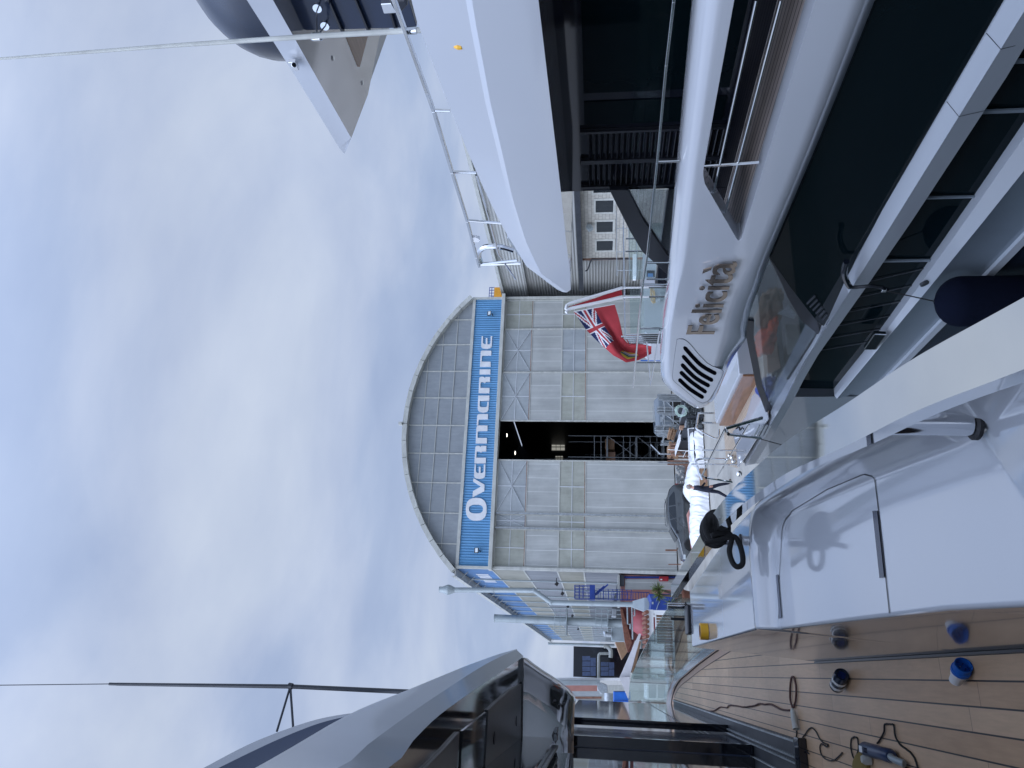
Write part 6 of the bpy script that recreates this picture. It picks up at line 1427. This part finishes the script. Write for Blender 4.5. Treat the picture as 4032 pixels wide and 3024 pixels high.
# stacks of tubes seen end on
for k, (a0, b0, a1, b1, y_, lab) in enumerate(((1090, 470, 1390, 745, 36.6, 'stack of scaffold tubes seen end on beside the yacht wing'), (1095, 765, 1350, 1010, 36.9, 'second stack of scaffold tubes seen end on'), (1010, 1040, 1290, 1270, 38.5, 'third stack of scaffold tubes under a white sheet'))):
    A_, B_ = gy(a0, b0, y_), gy(a1, b1, y_); mb = MB(); t = thing('tube_stack', lab, 'tube stack', ((A_.x + B_.x) / 2, y_, 0), 'stacks of scaffold tubes seen end on'); z = max(.1, B_.z - .3); row = 0
    while z < A_.z:
        x = B_.x + (.03 if row % 2 else 0)
        while x < A_.x:
            if rnd.random() < .93: j = rnd.uniform(-.08, .08); mb.tube([(x, y_ + j, z), (x, y_ + 2.5, z)], .033, 7, caps=False); mb.tube([(x, y_ + j + .03, z), (x, y_ + j + .04, z)], .02, 6)
            x += .088
        z += .082; row += 1
    mb.build('tubes', 'galv', t)
    MB().bb((B_.x - .1, y_ - .03, max(.02, z - 3)), (B_.x - .04, y_ + 2.6, z + .1)).bb((A_.x + .04, y_ - .03, .02), (A_.x + .1, y_ + 2.6, z + .1)).build('rack', 'darkst', t)
o = MB().prism([gy(a, b, 38.3) for a, b in ((1090, 790), (1020, 960), (1005, 1040), (930, 1290), (945, 1450), (1000, 1300), (1010, 1040), (1030, 1010))], (0, 1.8, 0)).build('cover_sheet', 'film', bevel=.02); tag(o, 'white sheet laid over the third stack of tubes', 'sheet')
o = MB().prism([gy(a, b, 37.8) for a, b in ((975, 970), (1150, 970), (1155, 1035), (975, 1035))], (0, .3, 0)).build('wooden_board', 'card'); tag(o, 'small reddish board propped on the tube stacks', 'board')
pts = []
cc = gy(1010, 650, 36.3)
for k in range(90):
    a = k * .45; r = .26 + .07 * math.sin(k * 1.3); pts.append(cc + V((r * math.cos(a), -.05 * math.sin(k * .9), r * math.sin(a))))
M['paleline'] = mat('pale_green_hose', (.42, .55, .50), .6)
o = MB().tube(pts, .012, 5).build('coiled_hose', 'paleline', smooth=60); tag(o, 'coil of pale green line hung on the tube stacks', 'hose')
def boards(name, label, a, b, Y, n, dep=1.6):
    A_, B_ = gy(*a, Y), gy(*b, Y); mb = MB(); h = (A_.z - B_.z) / n
    for k in range(n):
        j = rnd.uniform(-.1, .1); mb.box(((A_.x + B_.x) / 2 + j, Y + rnd.uniform(-.05, .1), B_.z + h * (k + .5)), (abs(A_.x - B_.x) * rnd.uniform(.8, 1.0), dep, h * .8), Matrix.Rotation(rnd.uniform(-.04, .04), 3, 'Z'))
    o = mb.build(name, 'wood'); tag(o, label, 'planks'); return o
boards('timber_pile', 'brown planks piled on a trestle at the shed doorway', (720, 1390), (960, 1600), 41.2, 9)
boards('plank_pile', 'upper pile of brown planks beside the upright tube bundle', (720, 1130), (960, 1200), 41.6, 8)
f = MB(); A_, B_ = gy(560, 1590, 40.6), gy(560, 1390, 40.6)
for x in (A_.x, B_.x): f.cyl((x, 40.6, 0), (x, 40.6, A_.z), .04, 6); f.cyl((x, 42.4, 0), (x, 42.4, A_.z), .04, 6)
f.cyl((A_.x, 40.6, 1.9), (B_.x, 40.6, 2.4), .03, 6); f.cyl((A_.x, 40.6, .6), (B_.x, 40.6, .9), .03, 6)
o = f.build('trestle', 'galv'); tag(o, 'galvanised trestle holding the brown planks', 'trestle')
f = MB()
for k in range(4): 
    x = gy(1100, 1380 + k * 75, 40).x; f.bb((x - .04, 40, 0), (x + .04, 40.08, 1.4)); f.bb((x - .04, 42, 0), (x + .04, 42.08, 1.4))
for z in (.5, 1.3): f.bb((gy(1100, 1640, 40).x, 40.09, z), (gy(1100, 1370, 40).x, 40.15, z + .07)); 
f.bar((gy(1100, 1640, 40).x, 40.2, .6), (gy(1100, 1370, 40).x, 40.2, 1.3), .05, .05)
o = f.build('rack', 'rust'); tag(o, 'rust red steel rack between the wrapped boat and the doorway', 'rack')
o = bundle('scrap_heap', 'heap of couplers and scrap in front of the left shed door', PY(2640, 1880, 44).x, 43.5, 1.6, .55, .25, 120, .05, 'Y', .18, 'scrap', 'galv'); 
tr2 = MB().bb((PY(2640, 1960, 44).x, 43.3, 0), (PY(2640, 1830, 44).x, 44.6, .25)).build('steel_skid', 'rust'); tag(tr2, 'rust brown skid under the heap of couplers', 'skid')
# white frame of a stand
f = MB(); P = [PY(*a5(a, b), 36) for a, b in ((380, 720), (365, 290), (440, 285))]; f.tube(P, .03, 6); f.cyl(P[0], (P[0].x, 36, 0), .03, 6)
o = f.build('tube_stand', 'white'); tag(o, 'thin white tubular stand over the wrapped boat', 'stand')
# dark van behind the frames
vx0, vx1 = gy(500, 1000, 45).x, gy(500, 300, 45).x; vz = gy(450, 700, 45).z
vn = thing('flatbed_truck', 'dark truck cab with pale windows standing behind the storage frames', 'truck', ((vx0 + vx1) / 2, 46, 0))
MB().loft([[V((x, y, z)) for x, y, z in ((vx0, 45.2, .5), (vx1, 45.2, .5), (vx1, 47.2, .5), (vx0, 47.2, .5))], [V((x, y, z)) for x, y, z in ((vx0, 45.2, 1.5), (vx1, 45.2, 1.5), (vx1, 47.2, 1.5), (vx0, 47.2, 1.5))], [V((x, y, z)) for x, y, z in ((vx0 + .25, 45.4, vz), (vx1 - .2, 45.4, vz + .05), (vx1 - .2, 47, vz + .05), (vx0 + .25, 47, vz))]], True, True).build('cab', 'hullgrey', vn, bevel=.08)
for a, b, c, d in ((535, 570, 650, 620), (555, 780, 640, 890)): MB().prism([gy(*q, 45.12) for q in ((a, b), (a, d), (c, d), (c, b))], (0, .05, 0)).build('window', 'polywin', vn)
for x in (vx0 + .6, vx1 - .6): MB().lathe((x, 45.3, .42), [(.2, -.12), (.42, -.12), (.42, .12), (.2, .12)], 20, (0, 1, 0)).build('wheel', 'tread', vn)
# white moulded boat seen through the rails
wb_ = thing('white_tender', 'bare white moulded hull behind the stern rails of the right yacht', 'boat hull', PY(*g6(680, 900), 31))
q = YS([g6(*p) for p in ((545, 300), (556, 690), (566, 1190), (572, 1225), (652, 1297), (800, 1297), (800, 300))], 31)
MB().prism(q, (0, 2.6, 0)).build('hull', 'gel', wb_, bevel=.06)
MB().prism(YS(rect(g6, 690, 300, 760, 845), 30.8), (0, .25, 0)).build('ledge', 'gel', wb_, bevel=.03)
MB().prism(YS(rect(g6, 592, 495, 690, 570), 30.95), (0, .06, 0)).build('port', 'blackmatt', wb_, bevel=.02)
MB().prism(YS(rect(g6, 606, 532, 668, 570), 30.92), (0, .03, 0)).build('port_glass', 'sideblue', wb_)
MB().prism(YS(rect(g6, 752, 685, 820, 830), 30.7), (0, .2, 0)).build('inlet', 'galv', wb_)
pts = []; cc = PY(*g6(665, 800), 30.7)
for k in range(60): a = k * .6; pts.append(cc + V((.34 * math.cos(a) + .05 * math.sin(k), -.03 * k / 60, .10 * math.sin(a * 1.1))))
M['sand'] = mat('sand_coloured_rope', (.5, .36, .2), .85, var=.25)
o = MB().tube(pts, .022, 6).build('coiled_rope', 'sand', smooth=60); tag(o, 'coil of sand coloured rope lying on the bare white hull', 'rope')
for k in range(4):
    q0 = PY(*g6(1215 + k * 0, 0), 1) if False else None
bp = MB().bb((PY(*g6(600, 1440), 45).x, 45, 0), (PY(*g6(600, 1420), 45).x + .06, 45.06, 2.6)).bb((PY(*g6(600, 1570), 45).x, 45, 0), (PY(*g6(600, 1570), 45).x + .06, 45.06, 2.6)).bb((PY(*g6(600, 1570), 45).x + .061, 45, 2.0), (PY(*g6(600, 1440), 45).x - .001, 45.06, 2.06)).build('blue_trestle', 'bluebright'); tag(bp, 'thin blue steel trestle in front of the shed door', 'trestle')
fr = MB(); 
for zz_ in (2.6, 3.0, 3.4): fr.cyl(PY(*g6(240, 560), 33) * 1.0, PY(*g6(240, 20), 33), .02, 6) if False else None
A_, B_ = PY(*g6(240, 560), 33), PY(*g6(240, 0), 33); C__ = PY(*g6(480, 560), 33)
for t_q in (0, .35, .62, 1): z = A_.z + (C__.z - A_.z) * t_q; fr.cyl((A_.x, 33, z), (B_.x + 1, 33, z), .022, 6)
for x in (A_.x + .3, (A_.x + B_.x) / 2, B_.x): fr.cyl((x, 33, 0), (x, 33, A_.z), .025, 6)
o = fr.build('guard_rail', 'galv'); tag(o, 'thin pipe guard rail in front of the stone house', 'railing')
gu = MB().prism(YS(rect(g6, 430, 300, 470, 570), 32), (0, .4, 0)).build('white_trough', 'white', bevel=.02); tag(gu, 'white lidded trough on the guard rail in front of the stone house', 'trough')

# ------------------------------------------------------------ walking man
PXm, PYm = 7.15, 30.3
def man():
    t = thing('person', 'grey haired man in dark navy work clothes walking right past the wrapped boats', 'person', (PXm, PYm, 0))
    J = {'pel': (0, 0, .93), 'sp': (.01, 0, 1.12), 'ch': (.03, 0, 1.34), 'nk': (.06, 0, 1.50), 'hd': (.08, 0, 1.60),
         'hR': (.02, -.09, .90), 'kR': (.17, -.10, .50), 'aR': (.24, -.10, .08), 'tR': (.42, -.11, .04),
         'hL': (-.02, .09, .90), 'kL': (-.08, .10, .49), 'aL': (-.30, .10, .13), 'tL': (-.20, .11, .03),
         'sR': (.05, -.19, 1.42), 'eR': (-.08, -.24, 1.14), 'wR': (.04, -.24, .90), 'sL': (.07, .19, 1.42), 'eL': (.14, .24, 1.14), 'wL': (.34, .22, .98)}
    E_ = [('pel', 'sp'), ('sp', 'ch'), ('ch', 'nk'), ('nk', 'hd'), ('pel', 'hR'), ('hR', 'kR'), ('kR', 'aR'), ('aR', 'tR'), ('pel', 'hL'), ('hL', 'kL'), ('kL', 'aL'), ('aL', 'tL'), ('ch', 'sR'), ('sR', 'eR'), ('eR', 'wR'), ('ch', 'sL'), ('sL', 'eL'), ('eL', 'wL')]
    Rr_ = {'pel': (.15, .12), 'sp': (.15, .11), 'ch': (.17, .12), 'nk': (.055, .055), 'hd': (.06, .06), 'h': .10, 'k': .07, 'a': .05, 't': .04, 's': .075, 'e': .052, 'w': .035}
    K = list(J); me = bpy.data.meshes.new('body'); me.from_pydata([J[k] for k in K], [(K.index(a), K.index(b)) for a, b in E_], [])
    o = bpy.data.objects.new('body', me); scn.collection.objects.link(o)
    md = o.modifiers.new('skin', 'SKIN'); o.modifiers.new('sub', 'SUBSURF').levels = 2; o.modifiers['sub'].render_levels = 2
    for k, sv in zip(K, me.skin_vertices[0].data):
        r = Rr_.get(k) or Rr_[k[0]]; sv.radius = r if isinstance(r, tuple) else (r, r)
        sv.use_root = (k == 'pel')
    dg = bpy.context.evaluated_depsgraph_get(); m2 = bpy.data.meshes.new_from_object(o.evaluated_get(dg)); bpy.data.objects.remove(o)
    m2.name = 'body'; m2.materials.clear()
    for q in ('navycloth', 'skin', 'shoe'): m2.materials.append(M[q])
    for p in m2.polygons:
        c = p.center; p.material_index = 1 if c.z > 1.49 else (2 if c.z < .09 else 0); p.use_smooth = True
    ob = bpy.data.objects.new('body', m2); scn.collection.objects.link(ob); ob.parent = t
    # head
    bm = bmesh.new(); bmesh.ops.create_uvsphere(bm, u_segments=28, v_segments=20, radius=1)
    for v in bm.verts:
        x, y, z = v.co; f_ = 1.0
        w_ = .076 * (1 - .16 * max(0, -z)) ; d_ = .095; h_ = .118
        px_ = x * d_; 
        if x > 0 and abs(y) < .25 and -.25 < z < .1: px_ += .018 * (1 - abs(y) / .25)
        if x > 0 and abs(z + .42) < .06 and abs(y) < .3: px_ -= .004
        if x > 0 and abs(z - .05) < .1 and .2 < abs(y) < .5: px_ -= .008
        v.co = V((px_ + .10, y * w_, z * h_ + 1.645))
    m3 = bpy.data.meshes.new('head'); bm.to_mesh(m3); bm.free(); m3.shade_smooth(); m3.materials.append(M['skin']); hd = bpy.data.objects.new('head', m3); scn.collection.objects.link(hd); hd.parent = t
    bm = bmesh.new(); bmesh.ops.create_uvsphere(bm, u_segments=24, v_segments=16, radius=1)
    for v in list(bm.verts):
        if v.co.z < -.35 or (v.co.x > .45 and v.co.z < .45): bm.verts.remove(v)
    for v in bm.verts: n_ = 1 + .06 * noise.noise(v.co * 4); v.co = V((v.co.x * .108 * n_ + .092, v.co.y * .088 * n_, v.co.z * .128 * n_ + 1.652))
    m4 = bpy.data.meshes.new('hair'); bm.to_mesh(m4); bm.free(); m4.materials.append(M['hair']); h = bpy.data.objects.new('hair', m4); scn.collection.objects.link(h); h.parent = t
    # hands
    for nm, wp, dr in (('R', V(J['wR']), V((.25, 0, -1))), ('L', V(J['wL']), V((.9, 0, -.5)))):
        dr.normalize(); sd = V((0, 1, 0)); up_ = dr.cross(sd); mb = MB(); pc = wp + dr * .05
        mb.tube([wp - dr * .01, wp + dr * .03, wp + dr * .08], .03, 8, rr=[.024, .034, .036])
        for k in range(4):
            b_ = wp + dr * .08 + up_ * (.030 - .02 * k); L_ = (.07, .078, .072, .055)[k]
            mb.tube([b_, b_ + dr * L_ * .5, b_ + dr * L_ * .85 + sd * .02 * (-1 if nm == 'R' else 1)], .009, 6, rr=[.010, .009, .007])
        b_ = wp + dr * .03 + up_ * .03; mb.tube([b_, b_ + dr * .03 + up_ * .025, b_ + dr * .06 + up_ * .03], .01, 6, rr=[.012, .011, .008])
        q_ = MB(); q_.v = [tuple(V(p) + V((PXm, PYm, 0))) for p in mb.v]; q_.f = mb.f; q_.mi = mb.mi; q_.build('hand', 'skin', t, smooth=60)
    MB().lathe(V((PXm + .06, PYm - .172, 1.30)), [(.002, 0), (.035, 0), (.035, .01)], 12, (0, -1, 0)).build('badge', 'white', t)
man()
M_done = True
